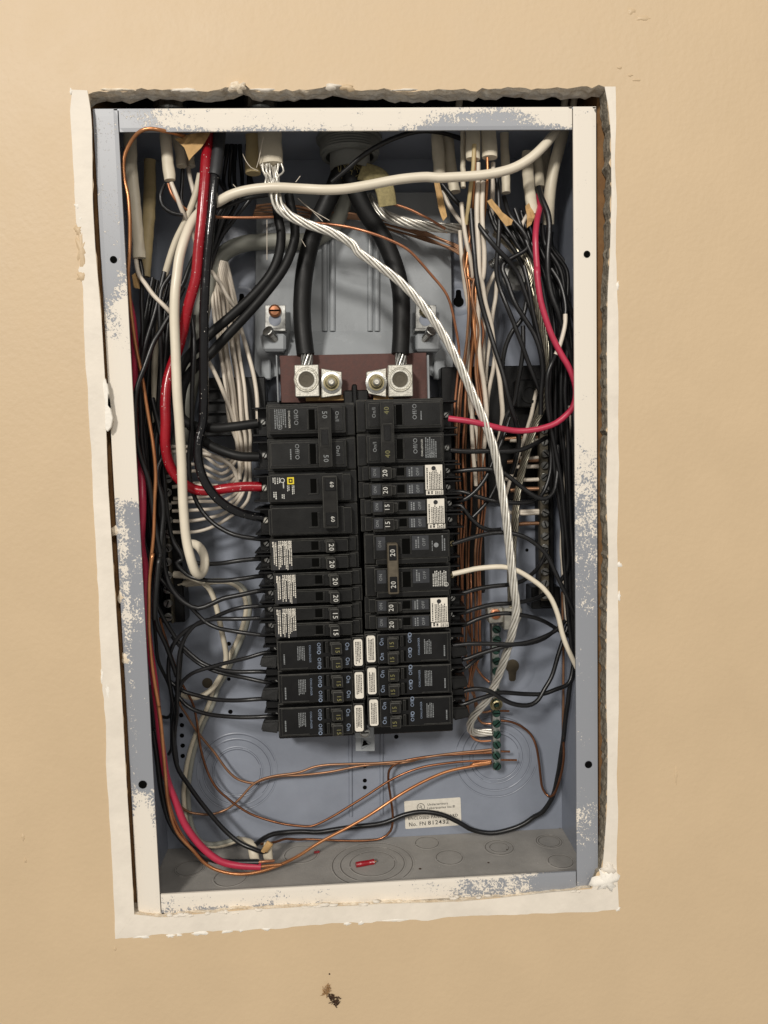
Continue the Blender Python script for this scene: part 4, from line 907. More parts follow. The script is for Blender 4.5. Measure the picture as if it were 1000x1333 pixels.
# --- aluminium rope and relatives
strands('alu', 3.6, 6, 'long twisted bare aluminium rope running from the white feeder down to the ground bar', 'i 478,400,18 490,470,15 518,540,14 580,600,13 680,650,12 760,680,12 860,712,12 1000,795,12 j 230,838,12 320,900,12 420,968,12 n 519,365,12 545,391,11 564,416,10 580,440,10 598,474,9 614,510,9 629,544,9 642,580,9 651,624,10 658,668,10 664,720,10 669,765,11 672,790,14 668,818,20 660,848,30 652,872,42 643,894,54 632,914,62 617,932,68 612,944,72 614,952,76 622,954,78 640,953,78', 66, None, True, 'aluminium_rope', 34)
strands('alu', 4.3, 7, 'stout twisted aluminium conductor crossing behind the service cable under the mesh filler', 'j 290,490,70 360,560,66 430,610,62 520,640,60 620,662,58 750,680,58 905,688,58 e 300,700,64 360,720,72', 70, None, True, 'aluminium_conductor', 12)
strands('tinned', 2.9, 7, 'slender tinned stranded wire in the tangle beside the pink wire, passing over its twin', 'e 430,690,50 500,760,42 580,830,34 640,900,30 690,1000,26 f 560,110,26 600,240,26 630,400,26 655,540,27 672,650,28 655,800,32 630,960,38 g 590,150,42 550,290,46 510,430,50 480,560,54 462,700,56 455,850,58 h 445,0,60 440,200,62 436,400,62 440,520,62', 50, G_R, True, 'tinned_conductor')
strands('tinned', 2.7, 7, 'slender tinned stranded wire lying under its twin, deeper behind the pink wire', 'e 420,720,54 480,770,46 560,850,38 620,930,34 660,1000,30 f 545,160,30 590,300,30 618,450,30 640,600,31 648,720,33 640,850,38 600,1000,44 g 560,200,46 525,340,50 490,480,54 468,600,57 450,760,60 440,900,62 h 425,60,64 420,260,64 425,440,64', 60, G_R, True, 'tinned_conductor')
# frayed bundle at the mouth of the white feeder
fr = thing('frayed_feeder', 'white feeder sheath with frayed silvery strands spilling out above the aluminium rope', 'cable', W(352, 215, 24))
def sheath_mesh(spec, w, t, m, parent=None, name='sheath', dd=0, n=14):
    P = crom(pts(spec, dd)); bm = bmesh.new(); tube(bm, P, 0, n, True, (Vector((1, 0, 0)), w / 2 * mm, t / 2 * mm))
    for v in bm.verts: v.co += Vector((mnoise.noise(v.co * 130), mnoise.noise(v.co * 150 + Vector((5, 2, 1))), 0)) * .0007
    return obj(name, bm, MT[m], parent, smooth=True)
sheath_mesh('i 455,48,34 460,160,28 466,272,24', 18, 9, 'jacket', fr)
sheath_mesh('i 350,60,44 350,200,40 348,330,36', 12, 7, 'jacket_yellow', fr)
r = random.Random(9); bm = bmesh.new()
for k in range(13):
    x = 400 + k * 11; P = [W(260 + x / 5, 160 + 266 / 5, 24 + r.uniform(-3, 3))] + [W(260 + (x + (478 - x) * q * .55 + r.gauss(0, 9)) / 5, 160 + (268 + 132 * q) / 5, 22 - 4 * q + r.uniform(-3, 3)) for q in (.35, .7, 1.05)] + [W(260 + (486 + r.gauss(0, 9)) / 5, 160 + (455 + r.uniform(0, 25)) / 5, 16 + r.uniform(-2, 2))]
    tube(bm, crom(P, .003), .00075, 6)
obj('frayed_strands', bm, MT['alu'], fr, smooth=True)
bm = bmesh.new()
for sp in ('i 280,200,20 300,245,18 335,290,18 380,310,20', 'i 415,90,18 400,160,17 385,240,18 370,290,20', 'i 218,400,14 245,430,12', 'i 655,345,12 625,385,12', 'i 660,755,30 690,805,28', 'i 438,630,30 438,890,30', 'i 640,490,22 720,560,20 845,635,20', 'i 690,530,22 800,640,20'):
    tube(bm, crom(pts(sp), .004), .00028, 5)
obj('loose_filament', bm, MT['white'], fr, kind='stuff', smooth=True)
# --- cable sheaths in the top corners
def sheath(label, spec, w, t, m='jacket', torn=None):
    o = sheath_mesh(spec, w, t, m, None, 'cable_sheath'); return tag(o, label, 'cable sheath', 'cable sheaths entering at the top')
sheath('flat white sheath hanging just inside the flange behind the bright copper loop', 'a 95,60,34 105,300,30 130,560,27 150,780,24 158,880,23', 9.5, 6)
sheath('dim yellowed sheath behind the white one by the flange', 'a 225,240,64 222,520,62 205,800,60 190,1000,58', 9.5, 6, 'jacket_yellow')
sheath('pale sheath below the paper flap, torn open with copper showing', 'a 325,60,24 338,200,20 358,372,17', 8.6, 6, 'jacket')
sheath('short sheath half hidden by the paper flap', 'a 400,90,34 425,190,32 432,284,30', 8, 6)
sheath('short sheath between the paper flap and the red cable', 'a 480,180,42 492,284,40', 7, 6)
sheath('wide pale sheath above the twist of brown paper', 'e 45,50,46 55,200,42 62,330,38 68,378,37', 9.5, 6)
sheath('paired sheath beside the wide pale one, dark seam between', 'e 110,56,52 130,250,48 150,380,44 160,450,42', 9, 7)
sheath('narrow sheath close to the wide split sheath', 'e 215,40,34 214,200,30 216,420,26', 4, 4)
sheath('wide split sheath with a notch torn in its end', 'e 280,40,26 280,140,22 278,236,19', 11, 6)
sheath('wide sheath with bright copper leaving its end', 'e 380,40,26 384,140,23 388,226,20', 12, 7)
sheath('slim sheath ending among the tangle behind the cream wire', 'e 480,50,44 490,250,40 494,455,36', 7, 6)
sheath('pale sheath above the pink wire with a brown paper tail', 'e 632,190,42 640,360,36 655,500,31 672,600,28', 9, 6)
sheath('dim sheath holding the pink wire', 'e 690,180,50 706,300,44 716,420,38', 8, 6)
sheath('dim sheath in the shade against the top corner', 'e 765,120,62 748,280,58 730,420,54', 7, 6)
wire('jacket', 4.6, 'stout white round cable slanting down in the top corner behind the cream wire', 'e 872,36,40 845,150,36 808,290,34 784,430,34 775,540,36 770,660,40', 'cable sheaths entering at the top', 12)
# paper
def flap(label, P, d, parent=None):
    bm = bmesh.new(); V = [W(x, y, z) for x, y, z in P]; f = quad(bm, V); r = bmesh.ops.extrude_face_region(bm, geom=[f])
    for v in [g for g in r['geom'] if isinstance(g, bmesh.types.BMVert)]: v.co.y += .0006
    bmesh.ops.triangulate(bm, faces=list(bm.faces)); bmesh.ops.subdivide_edges(bm, edges=list(bm.edges), cuts=2, use_grid_fill=True)
    for v in bm.verts: v.co += Vector((0, mnoise.noise(v.co * 260) * .0022, mnoise.noise(v.co * 310 + Vector((3, 1, 2))) * .0006))
    bmesh.ops.recalc_face_normals(bm, faces=list(bm.faces)); return tag(obj('paper_flap', bm, MT['paper'], smooth=False), label, 'paper', 'kraft paper fillers')
flap('folded brown kraft paper flap at the top beside the thick red wire', [(228, 181, 14), (237, 177, 12), (254, 173, 12), (274, 172, 14), (262, 192, 9), (246, 208, 8), (240, 192, 10)], 0)
flap('twist of brown paper dangling under the wide pale sheath', [(565, 236, 32), (572, 236, 32), (577, 256, 30), (582, 282, 29), (577, 288, 28), (571, 270, 29)], 0)
flap('curled brown paper strip poking out of the tangle', [(634, 262, 16), (640, 259, 15), (654, 276, 13), (668, 287, 12), (666, 292, 11), (659, 294, 11), (648, 280, 13)], 0)
flap('brown paper tail under the pale sheath above the pink wire', [(684, 268, 26), (689, 264, 25), (697, 280, 24), (692, 292, 23), (686, 297, 23), (686, 280, 24)], 0)
flap('brown paper scrap by the first sheath near the flange', [(172, 358, 24), (180, 352, 24), (182, 376, 25), (174, 374, 25)], 0)
# mesh filler by the conduit
bm = bmesh.new(); P0 = [W(*q) for q in ((470, 222, 44), (494, 232, 42), (502, 250, 42), (505, 268, 44))]
tube(bm, crom(P0, .002), 0, 12, True, (Vector((1, 0, 1)), .0075, .002)); tag(obj('filler_strip', bm, MT['jute'], smooth=True), 'olive woven filler strip hanging out of the conduit mouth', 'filler')
wire('black', 2.0, 'black wire slanting from the conduit mouth up towards the pale sheaths', 'j 60,385,34 150,310,30 260,215,26 400,130,24 540,75,26 660,52,32 780,62,40 900,100,50', None)
ORD = ('first', 'second', 'third', 'fourth', 'fifth', 'sixth', 'seventh', 'eighth', 'ninth', 'tenth', 'eleventh', 'twelfth', 'thirteenth', 'fourteenth', 'fifteenth')
# --- white neutral bundle on the red side
r = random.Random(3)
for k in range(10):
    sx = k * 13; e = 0.2 + .09 * k
    ex, ey = 316 + (k % 3) * 6, (205, 240, 330, 380, 470, 545, 572, 626, 692, 765)[k]
    b0 = 622 + sx + r.uniform(-9, 9); 
    wire('white', 1.45, ORD[k] + ' from the top of the white wires fanning onto the bar behind cream wire',
         f'i {66 + k * 12},{880 + k * 3},{74 - k} {80 + k * 13},990,{72 - k} b {b0 + 24 + k * 3},260,{66 + k % 4 * 3} {b0 + 62 + r.uniform(-7, 7):.1f},520,{62 + k % 3 * 4} {b0 + 100},760,{52 + k % 3 * 5} {746 + k * 13},1000,{50 + k % 3 * 5} c {722 + k * 12},120,{52 + k % 3 * 5} {748 + k * 9},{200 + k * 12},{54 + k % 3 * 5} {730 + k * 9 - (k % 3) * 14},{250 + k * 34},{58} {640 + k * 4},{300 + k * 42},60 {500},{(ey * .85 + 45) if k < 5 else ey - 8},60 {ex},{ey},58', G_L)
for lab, sp in (('white neutral wire slipping behind the first 50 amp breaker', 'b 760,250,66 800,340,62 840,460,60 890,640,56 915,780,54 925,880,52 928,1000,52'),
                ('thin white wire slanting off the glossy black wire across the black base', 'b 600,590,44 650,680,46 700,790,48 750,920,48 775,1000,50 c 735,80,52 745,200,54 760,320,56 760,420,56'),
                ('thin white wire curving out of the first sheath near the flange', 'a 135,880,24 142,940,22 160,1000,20 b 190,90,18 245,170,16 310,235,14 360,285,16 400,330,24'),
                ('white wire crossing over the neutral fan to the breaker side', 'b 625,15,60 680,90,58 730,180,58 790,280,58 800,420,60'),
                ('white wire looping under the 50 amp breaker', 'c 440,240,58 560,258,56 660,300,54 720,350,54 748,420,56 745,450,58'),
                ('pale wire crossing behind the thick red wire', 'c 420,455,50 520,462,48 620,462,48'),
                ('short pale wire between red and cream wires', 'a 470,590,30 500,700,34 530,800,38 560,900,42')):
    wire('white', 1.7, lab, sp, G_L)
wire('jacket', 2.6, 'thick white wire rising behind the red cable', 'a 555,330,22 520,480,24 460,640,26 400,760,28 350,900,30 320,1000,32 b 290,180,36 270,400,44 255,650,50 262,1000,54', G_L)
# --- black and other wires on the red side, each to its breaker
L = [
 ('thin black wire bending from behind the cream wire to the first 20 amp tandem', 1.75, 'b 510,300,26 505,600,24 500,1000,24 c 438,60,24 430,300,24 445,460,26 500,600,26 600,712,24 730,782,20 875,808,22'),
 ('short black wire behind the cream hook to the first 20 amp tandem', 1.75, 'c 420,900,34 d 420,60,34 500,72,30 600,68,24 700,52,22 830,38,24'),
 ('black wire dipping under the cream hook to the second 20 amp tandem', 1.8, 'c 262,300,28 280,560,28 320,800,28 390,940,28 d 300,60,28 370,140,28 470,172,26 600,180,22 720,168,20 850,150,24'),
 ('black wire sagging in front of the neutral bar to the second 20 amp tandem', 1.9, 'c 240,640,22 265,800,22 d 215,60,22 240,160,22 290,260,22 360,330,22 440,360,22 520,334,22 600,296,22 720,270,22 850,244,24'),
 ('black wire falling from the neutral bar to the second pole of the 15 amp tandem', 1.7, 'd 190,160,30 260,240,30 340,300,30 420,380,30 480,440,30 560,485,28 660,508,24 780,524,22 890,536,24'),
 ('black wire arching up to the first pole of the 15 amp tandem', 1.75, 'l 200,560,62 182,400,54 184,240,48 d 262,900,42 248,760,40 262,630,38 310,550,36 400,480,34 500,440,32 600,392,28 690,362,24 830,345,24'),
 ('black wire arching beside it to the second pole of the 15 amp tandem', 1.75, 'l 190,520,60 186,360,52 200,240,46 d 305,960,40 310,760,38 325,620,36 370,520,34 440,455,32 540,432,28 680,428,24 835,424,24'),
 ('black wire rising to the uppermost stickered breaker', 1.65, 'd 290,960,44 330,850,40 400,785,36 520,744,32 640,710,28 760,680,24 890,646,24'),
 ('black wire dropping to the space under the uppermost stickered breaker', 1.7, 'd 165,330,34 220,430,36 300,560,38 370,640,38 460,715,36 560,752,32 700,772,26 850,772,24'),
 ('black wire dropping to the middle stickered breaker', 1.7, 'd 270,540,40 340,630,40 440,715,40 540,765,36 640,790,32 760,815,26 890,842,24'),
 ('black wire running level to the middle stickered breaker', 1.75, 'd 250,830,48 330,890,46 420,922,42 520,948,36 660,960,28 760,958,24 870,950,24'),
 ('black wire bowing down to the lowest stickered breaker', 1.7, 'd 280,840,50 l 215,140,48 290,208,44 400,246,38 540,262,30 660,264,26 800,258,24'),
 ('long black wire passing the row of five holes down to the floor stub', 2.0, 'd 330,600,46 l 214,0,46 212,100,48 180,260,50 172,380,52 182,500,54 210,600,56 280,710,62 400,870,66 500,985,66 600,1070,64 690,1110,60 750,1130,56 775,1122,54'),
 ('black wire hooked back near the first hole of the row', 1.5, 'd 150,420,50 165,560,54 180,700,56 l 150,60,60 168,170,66 166,235,72 140,268,78 108,262,84'),
 ('black wire hooked back near the last hole of the row', 1.5, 'l 168,120,64 168,380,68 165,470,72 146,502,78 126,500,84'),
 ('black wire weaving down in front of the copper wire near the flange', 2.0, 'b 350,310,16 300,390,13 250,470,10 190,640,7 140,780,6 128,900,6 130,1000,6 c 78,40,6 90,160,8 120,290,10 165,420,12 195,600,14 215,740,14 245,900,14'),
 ('black wire behind the copper wire near the flange', 1.9, 'b 320,20,26 270,240,22 200,480,20 170,640,20 165,850,20 c 120,0,20 128,200,22 160,420,24 190,640,24 215,860,22 d 190,60,22 160,300,22 168,460,24 230,600,30 300,800,40'),
 ('slim black wire hanging straight from the first sheath', 1.7, 'a 160,890,26 180,1000,24 b 175,160,24 178,420,24 180,700,26 182,1000,28 c 150,200,30 170,500,32'),
 ('black wire running straight behind the cream wire', 1.8, 'b 362,40,22 310,120,22 290,220,20 288,320,20 298,500,22 300,760,24 298,1000,26 c 240,120,28 245,300,28'),
 ('black wire bowed inwards above the neutral bar screws', 2.2, 'b 240,840,26 c 262,250,24 230,340,20 228,430,18 255,530,18 264,640,18 250,800,16 238,1000,14 d 190,20,14 175,150,12 160,330,12 155,430,14'),
 ('black wire passing just behind the glossy black cable', 1.9, 'a 640,480,22 560,760,24 480,940,26 b 440,100,26 350,240,26 330,420,28'),
 ('black wire looping by the torn sheath', 1.5, 'a 320,400,20 295,470,17 310,540,17 370,585,18 440,600,20'),
 ('black wire crossing behind the red cable at the top', 1.6, 'a 660,555,26 760,530,22 870,490,24 990,470,30'),
 ('black wire in the sheath behind the paper flap', 1.5, 'a 440,290,34 436,400,32 430,500,30 470,600,30'),
 ('thin black wire parallel to the glossy black cable', 1.8, 'b 490,260,24 515,480,22 505,700,22 500,1000,22 c 455,140,24 440,300,26'),
]
for lab, rad, sp in L:
    if 'breaker' in lab or 'tandem' in lab:
        e = sp.split()[-1].split(','); sp += f' {float(e[0]) + 55},{float(e[1]) + 2},{float(e[2]) + 3}'
    wire('black', rad, lab, sp, G_L)
wire('copper', 1.0, 'copper wire leaving the torn sheath', 'a 345,395,17 365,460,16 410,520,18 470,570,24', G_L); wire('white', 1.7, 'white wire leaving the torn sheath', 'a 365,390,18 400,480,17 440,580,20 470,640,26', G_L)
wire('white', 1.7, 'white wire between the paper flap and the red cable', 'a 475,290,38 490,370,36 510,450,34 540,560,36', G_L)
wire('copper', 1.0, 'bare copper wire stretched level behind the twisted rope', 'i 95,612,18 240,616,17 360,616,18 480,612,22', None); 
wire('copper', 1.1, 'bare copper wire arcing over the service cable down towards the pink wire breaker', 'i 740,650,30 860,660,26 j 150,675,24 300,712,20 420,755,20 550,825,22 640,910,26 715,1000,30 f 10,225,34 50,340,38 75,470,42 88,590,44 78,760,44 65,900,44 58,1000,44 g 62,120,44 68,300,50', G_R)
for k in range(6):
    wire('copper_dull', 0.9, 'dull copper ground wire in the sheaf crossing behind the service cables', f'i {370 - k * 6},{540 + k * 15},{50 + k * 5} {500},{525 + k * 17 + (k * 5 % 4) * 5},{60 + k * 4} {640 + k * 10},{545 + k * 16 - (k * 3 % 4) * 6},{66 + k * 3} {760 + k * 20},{575 + k * 11},{70 + k * 2} j {180 + k * 8},{590 + k * 7},{72 + k * 2} {430 + k * 6},{640 + k * 14 - (k % 2) * 12},{70 + k * 3} {620 + k * 10},{690 + k * 15},{66 + k * 2} {760 + k * 8},{750 + k * 15 - (k % 3) * 9},62 {900},{812 + k * 10},56 {960 + k * 4},{900 + k * 10},50', G_R)
wire('copper', 1.0, 'copper wire springing from behind the mesh filler', 'j 400,520,50 470,530,50 560,560,50 640,600,50 720,640,52 800,690,54', G_R)
# red/magenta pair to the floor
wire('pink', 2.9, 'pink-red wire emerging low by the flange and ending cut on the floor of the box', 'a 20,900,44 b 60,100,40 112,330,24 128,520,22 130,680,24 118,860,30 c 95,60,34 110,280,26 126,440,18 128,560,14 124,700,15 122,840,22 d 95,120,28 100,400,24 150,800,18 l 58,60,18 80,280,20 105,480,22 140,680,24 200,830,28 270,985,32 370,1110,34 480,1190,34 600,1218,35 738,1226,36', G_B, 10)
wire('copper_bright', 1.3, 'bare copper tip of the cut pink-red wire on the floor', 'l 730,1225,36 800,1218,38 870,1212,40', G_B); wire('copper', 1.2, 'bare copper tip of the cut black wire on the floor', 'l 720,1197,37 770,1192,38 825,1187,40', G_B)
wire('black', 2.6, 'black wire beside the pink-red one, ending cut on the floor of the box', 'd 120,860,34 l 45,250,30 70,480,28 100,720,28 130,860,28 190,990,30 260,1075,33 350,1145,35 450,1185,36 580,1196,37 725,1198,37', G_B, 10)
wire('black', 2.2, 'black wire hugging the flange in the lower corner', 'l 45,350,22 75,560,22 105,760,24 150,930,27 230,1050,31 320,1130,34 400,1180,36', G_B)
# floor stubs
fs = thing('cable_stub', 'short white cable stub with brown paper tail rising through the box floor', 'cable', W(332, 1112, 60))
sheath_mesh('l 700,1185,60 690,1120,62 670,1075,68 620,1050,76 560,1050,82', 8, 4, 'jacket', fs); sheath_mesh('l 790,1180,58 782,1120,58 790,1075,58', 8, 4, 'jacket', fs)
bm = bmesh.new(); tube(bm, crom(pts('l 760,1130,54 775,1105,52 800,1070,52 812,1072,54'), .002), 0, 10, True, (Vector((1, 0, 0)), .003, .0012)); obj('paper_tail', bm, MT['paper'], fs, smooth=True)
for k in (0, 1):
    o_ = k * 26
    wire('grey_jacket' if k else 'jacket', 2.1, ('inner' if k else 'outer') + ' of two parallel dull white wires sweeping past the round hole', f'd {310},{210 - o_ * .2},72 {450},{198 - o_ * .5},76 {640 + o_},{190 - o_ * .2},80 {710 + o_},{230},80 {745 + o_ * 1.0},{300},80 {750 + o_},{380},80 {715 + o_},{520},82 {660 + o_ * 1.1},{640},84 {590 + o_ * 1.1},{790},84 {540 + o_},{880},84 l {410 + o_},{170},85 {335 + o_},{330},86 {275 + o_},{520},88 {246 + o_},{720},88 {250 + o_},{850},88 {275 + o_},{980},86 {330 + o_ * .8},{1060},84 {420 + o_ * .3},{1092 - o_ * .4},82 {520},{1078 - o_ * .5},80 {600},{1050 - o_ * .3},78', G_B)
wire('jacket', 2.3, 'white wire curling in a big hook across the two parallel dull wires', 'd 310,205,66 430,180,66 500,215,66 545,300,66 570,400,66 595,520,68 618,640,70 620,700,72 600,770,74 560,850,76 490,915,76 400,945,74 330,915,72 310,890,72', G_B)
# scrap on the floor
sp = thing('wire_scrap', 'short scrap of red insulation lying on the dusty floor of the box', 'scrap', on_floor(475, 1128))
a_, b_ = on_floor(464, 1129) + Vector((0, 0, .0022)), on_floor(487, 1125) + Vector((0, 0, .0022)); bm = bmesh.new(); lathe(bm, a_, b_ - a_, [(0, 0), (.0, .0016), (-.0002, .0023), (.004, .0024), (.011, .0022), ((b_ - a_).length, .0024), ((b_ - a_).length, 0)], 12); obj('insulation', bm, MT['red'], sp, smooth=False)
bm = bmesh.new(); tube(bm, [b_, b_ + (b_ - a_).normalized() * .002], .0009, 8); obj('copper_end', bm, MT['copper'], sp)
sp2 = tag(obj('wire_scrap', lathe(bmesh.new(), on_floor(412, 1111) + Vector((-.002, 0, .001)), (1, 0, .1), [(0, 0), (0, .001), (.004, .0011), (.005, .0004), (.005, 0)], 8), MT['red']), 'tiny reddish crumb of insulation on the dusty floor near the cable stub', 'scrap')
# --- bottom coppers to the ground bar
for lab, m, sp in (
 ('bare copper wire sagging across the large pressed knockout ring and rising to the ground bar', 'copper_brown', 'd 190,420,40 220,540,44 270,680,50 330,840,56 l 240,60,62 310,200,70 345,430,78 375,560,80 410,650,80 460,730,80 540,800,80 620,855,80 700,900,80 850,945,80 987,965,80 m 60,578,80 130,578,80 230,530,80 380,440,80 520,350,80 640,300,79 800,270,78 1000,258,77 k 270,606,76'),
 ('second copper wire twisted with the sagging one near the five holes', 'copper_dull', 'd 330,860,60 l 215,170,64 260,250,70 330,360,78 395,440,82 440,490,84 520,600,84 570,650,84 620,676,84 690,690,84 740,672,84 800,652,84 900,640,84 987,638,84 m 80,334,84 200,318,84 350,288,83 450,276,82 560,272,81 700,242,80 1000,216,78 k 270,545,77'),
 ('dull copper wire swinging low beside the large knockout ring then up to the sheaf', 'copper_dull', 'l 200,790,74 225,840,76 280,876,78 340,886,78 420,888,80 520,855,82 600,790,82 680,705,83 740,665,83 820,642,83 987,618,83 m 150,290,83 300,276,82 450,272,81 600,258,80 760,232,79 1000,206,77 k 270,535,77'),
 ('copper wire from the floor stub bending up sharply to the sheaf at the ground bar', 'copper_brown', 'l 740,1080,60 830,1065,70 900,1045,78 987,1050,82 m 100,638,84 250,645,84 400,645,84 470,635,84 512,600,84 524,520,84 515,440,84 503,360,83 508,305,82 540,275,81 640,248,80 780,232,79 1000,222,77 k 270,555,77'),
 ('copper wire leaving the ground bar and turning up behind the black wire', 'copper_brown', 'k 345,322,78 420,332,78 500,368,78 560,420,78 598,500,76 618,600,76 632,720,76 650,820,76 690,872,74 725,860,70 760,780,66 790,660,62 802,560,58 798,480,56'),
 ('copper wire close to the long black wire by the far wall', 'copper_dull', 'h 760,350,60 765,600,60 770,850,60 k 800,60,60 796,260,62 795,400,64')):
    wire(m, 1.1, lab, sp, G_B)
for y, x1 in ((252, 405), (545, 410), (607, 460)):
    wire('copper_brown', 1.0, {252: 'copper stub poking past the mounting screw of the ground bar', 545: 'upper copper stub near the foot of the ground bar', 607: 'lower copper stub near the foot of the ground bar'}[y], f'k 320,{y},77 {x1},{y + 2},78', G_B)
# --- copper sheaf beside the breakers
r = random.Random(17)
for k in range(9):
    fx = 118 + k * 14 + r.uniform(-6, 6); g0 = 62 + k * 24 + r.uniform(-6, 6); h0 = 78 + k * 19 + r.uniform(-5, 5); d0 = 30 + (k * 7 % 6) * 7
    tgt = k % 5
    end = ('h {a},800,76 k {b},20,78 {c},200,80 118,330,80 122,410,80 150,455,80 200,472,79 275,468,78' if tgt == 0 else
           'h {a},800,76 k {b},30,78 150,140,80 165,240,80 180,300,80 210,340,80 275,345,78' if tgt == 1 else
           'h {a},640,74 {b2},760,78 200,840,80 240,900,80 285,940,78' if tgt == 2 else
           'h {a},620,72 {a},760,76 k 135,30,80 165,180,80 200,262,80 275,252,78' if tgt == 3 else
           'h {a},560,72 {b2},640,78 220,690,80 300,700,78').format(a=round(h0), b=round(75 + k * 9), c=round(95 + k * 2), b2=round(h0 + 12))
    m = 'copper' if k % 3 else 'copper_dull'
    wire(m, 1.0, f'bare copper wire, {ORD[k]} from the breakers in the sheaf hanging beside them',
         f'e {255 + k * 3},{520 + k * 12},{50 + k % 4 * 4} {235 + k * 4},{760 + k * 8},{46 + k % 4 * 4} f {fx},20,{d0 - 4} {150 + k * 4},{230 + r.uniform(-20, 20)},{d0 - 6} {fx + 18 + r.uniform(-14, 14)},{450},{d0 - 4} {fx - 6},{700},{d0} {g0 + 10},1000,{d0} g {g0 + r.uniform(-5, 5)},350,{d0 + 8} {g0 + 12 + r.uniform(-8, 8)},700,{d0 + 14} h {h0},100,{d0 + 18} {h0 + r.uniform(-8, 8)},400,70 ' + end, 'copper wires beside the breakers')
wire('copper_bright', 1.1, 'bright copper wire dropping out of the wide sheath with the copper end', 'e 372,225,20 374,330,19 368,430,20 362,520,26 350,640,36', G_R)
wire('copper_bright', 1.1, 'bright copper wire in the notch of the split sheath', 'e 292,150,18 292,260,17 285,380,18 283,480,22 278,560,28', G_R)
wire('jacket_yellow', 1.6, 'brown-yellow filler cord leaving the split sheath', 'e 288,140,17 278,300,16 262,420,18 250,540,22 236,660,28', G_R)
wire('copper_bright', 1.1, 'copper wire twisting down in front of the white pair', 'f 140,0,30 160,200,28 185,330,27 190,430,28 180,520,30 165,660,34 160,800,36', 'copper wires beside the breakers')
wire('copper_bright', 1.1, 'bright twisted copper wire shining among the white wires', 'e 230,560,34 255,640,32 265,700,30 245,860,28 235,1000,28 f 180,120,28 198,210,27 182,360,28 196,520,28 205,640,30 205,860,34 200,1000,36', 'copper wires beside the breakers')
# --- white wires on the pink side
for lab, rad, sp in (
 ('white wire hanging from the narrow sheath close by the breakers', 1.75, 'e 205,520,30 215,640,28 238,780,28 265,900,28 280,1000,30 f 170,140,34 160,320,36 148,480,38 150,640,40 160,800,42 175,1000,44 g 172,180,46 185,380,50 200,560,54'),
 ('pale grey-white wire beside the bright twisted copper', 1.75, 'e 195,700,34 208,880,34 f 112,20,36 130,180,38 155,330,40 145,500,42 150,720,44 170,980,46 g 210,240,50 215,400,54'),
 ('white wire of the close pair, the one towards the breakers', 1.9, 'e 312,260,20 308,420,20 305,600,20 316,800,20 322,1000,22 f 236,140,24 262,280,26 295,400,28 315,540,30 345,720,32 362,880,34 370,1000,36 g 350,250,42 330,320,48'),
 ('white wire of the close pair, the one towards the pink wire', 1.9, 'e 345,380,20 338,520,20 345,700,20 352,860,22 345,1000,24 f 222,160,26 215,320,28 215,480,28 225,640,30 250,800,34 268,1000,36 g 262,160,42 250,300,48 232,420,52 230,560,56'),
 ('white wire bending behind the black wires', 1.7, 'f 325,70,46 290,140,44 262,230,42 250,400,42 248,560,42 240,700,44 230,900,46'),
 ('white wire dropping straight behind the black wires', 1.7, 'f 335,90,50 330,220,50 310,340,50 290,500,50 270,650,50 262,800,50'),
 ('white wire curving back towards the copper sheaf', 1.7, 'f 322,620,44 310,720,44 290,810,44 275,900,46 270,1000,48'),
 ('white wire slanting below the black base towards the neutral bar', 1.7, 'f 600,820,50 580,900,50 560,1000,52 g 545,150,54 520,240,56 490,320,58 440,460,60 410,560,60 385,650,60 390,750,62 420,810,64'),
 ('pale wire hanging in the shade by the far wall', 2.2, 'g 800,40,40 800,200,42 792,420,44 780,620,46 766,800,48 760,1000,50 h 765,140,50 778,360,52 800,560,54 840,700,56'),
 ('white wire between paper strip and pale sheath', 1.6, 'e 640,590,32 600,660,30 590,720,34'), ('white wire under the wide pale sheath', 1.7, 'e 85,440,44 120,530,42 180,620,40 215,660,38'), ('white wire in front of the slim sheath', 1.8, 'e 410,260,30 408,380,28 405,500,32 400,600,38')):
    wire('white', rad, lab, sp, G_R)
for gx, lab in ((596, 'white cable passing behind the torn edge above the pale split sheaths'), (733, 'white cable passing behind the torn edge above the far top corner'), (745, 'second white cable passing behind the torn edge above the far top corner')):
    wire('jacket', 2.6, lab, f'n {gx + 8},112,34 {gx + 3},128,34 {gx},150,34', 'cables above the box')
wire('cream', 2.0, 'white wire from the breaker with the brown tie sweeping to a blunt end', 'h 45,236,8 120,220,8 220,200,9 330,188,10 400,192,12 470,215,12 570,278,12 640,335,12 690,400,12 730,500,12 755,610,12 785,700,12 825,785,14 862,860,18', G_R, 10)
for k, y in enumerate((245, 262, 380, 395, 435, 520, 580, 725, 738, 805)):
    wire('white' if k % 3 else 'copper_dull', 1.7, ORD[k] + ' short wire end from the top along the long neutral bar under the pink wire', f'g {380 + (k * 37 % 90)},{y + 12 - k % 3 * 8},62 {500},{y + 4},62 {615},{y},60', 'neutral ends at the long bar')
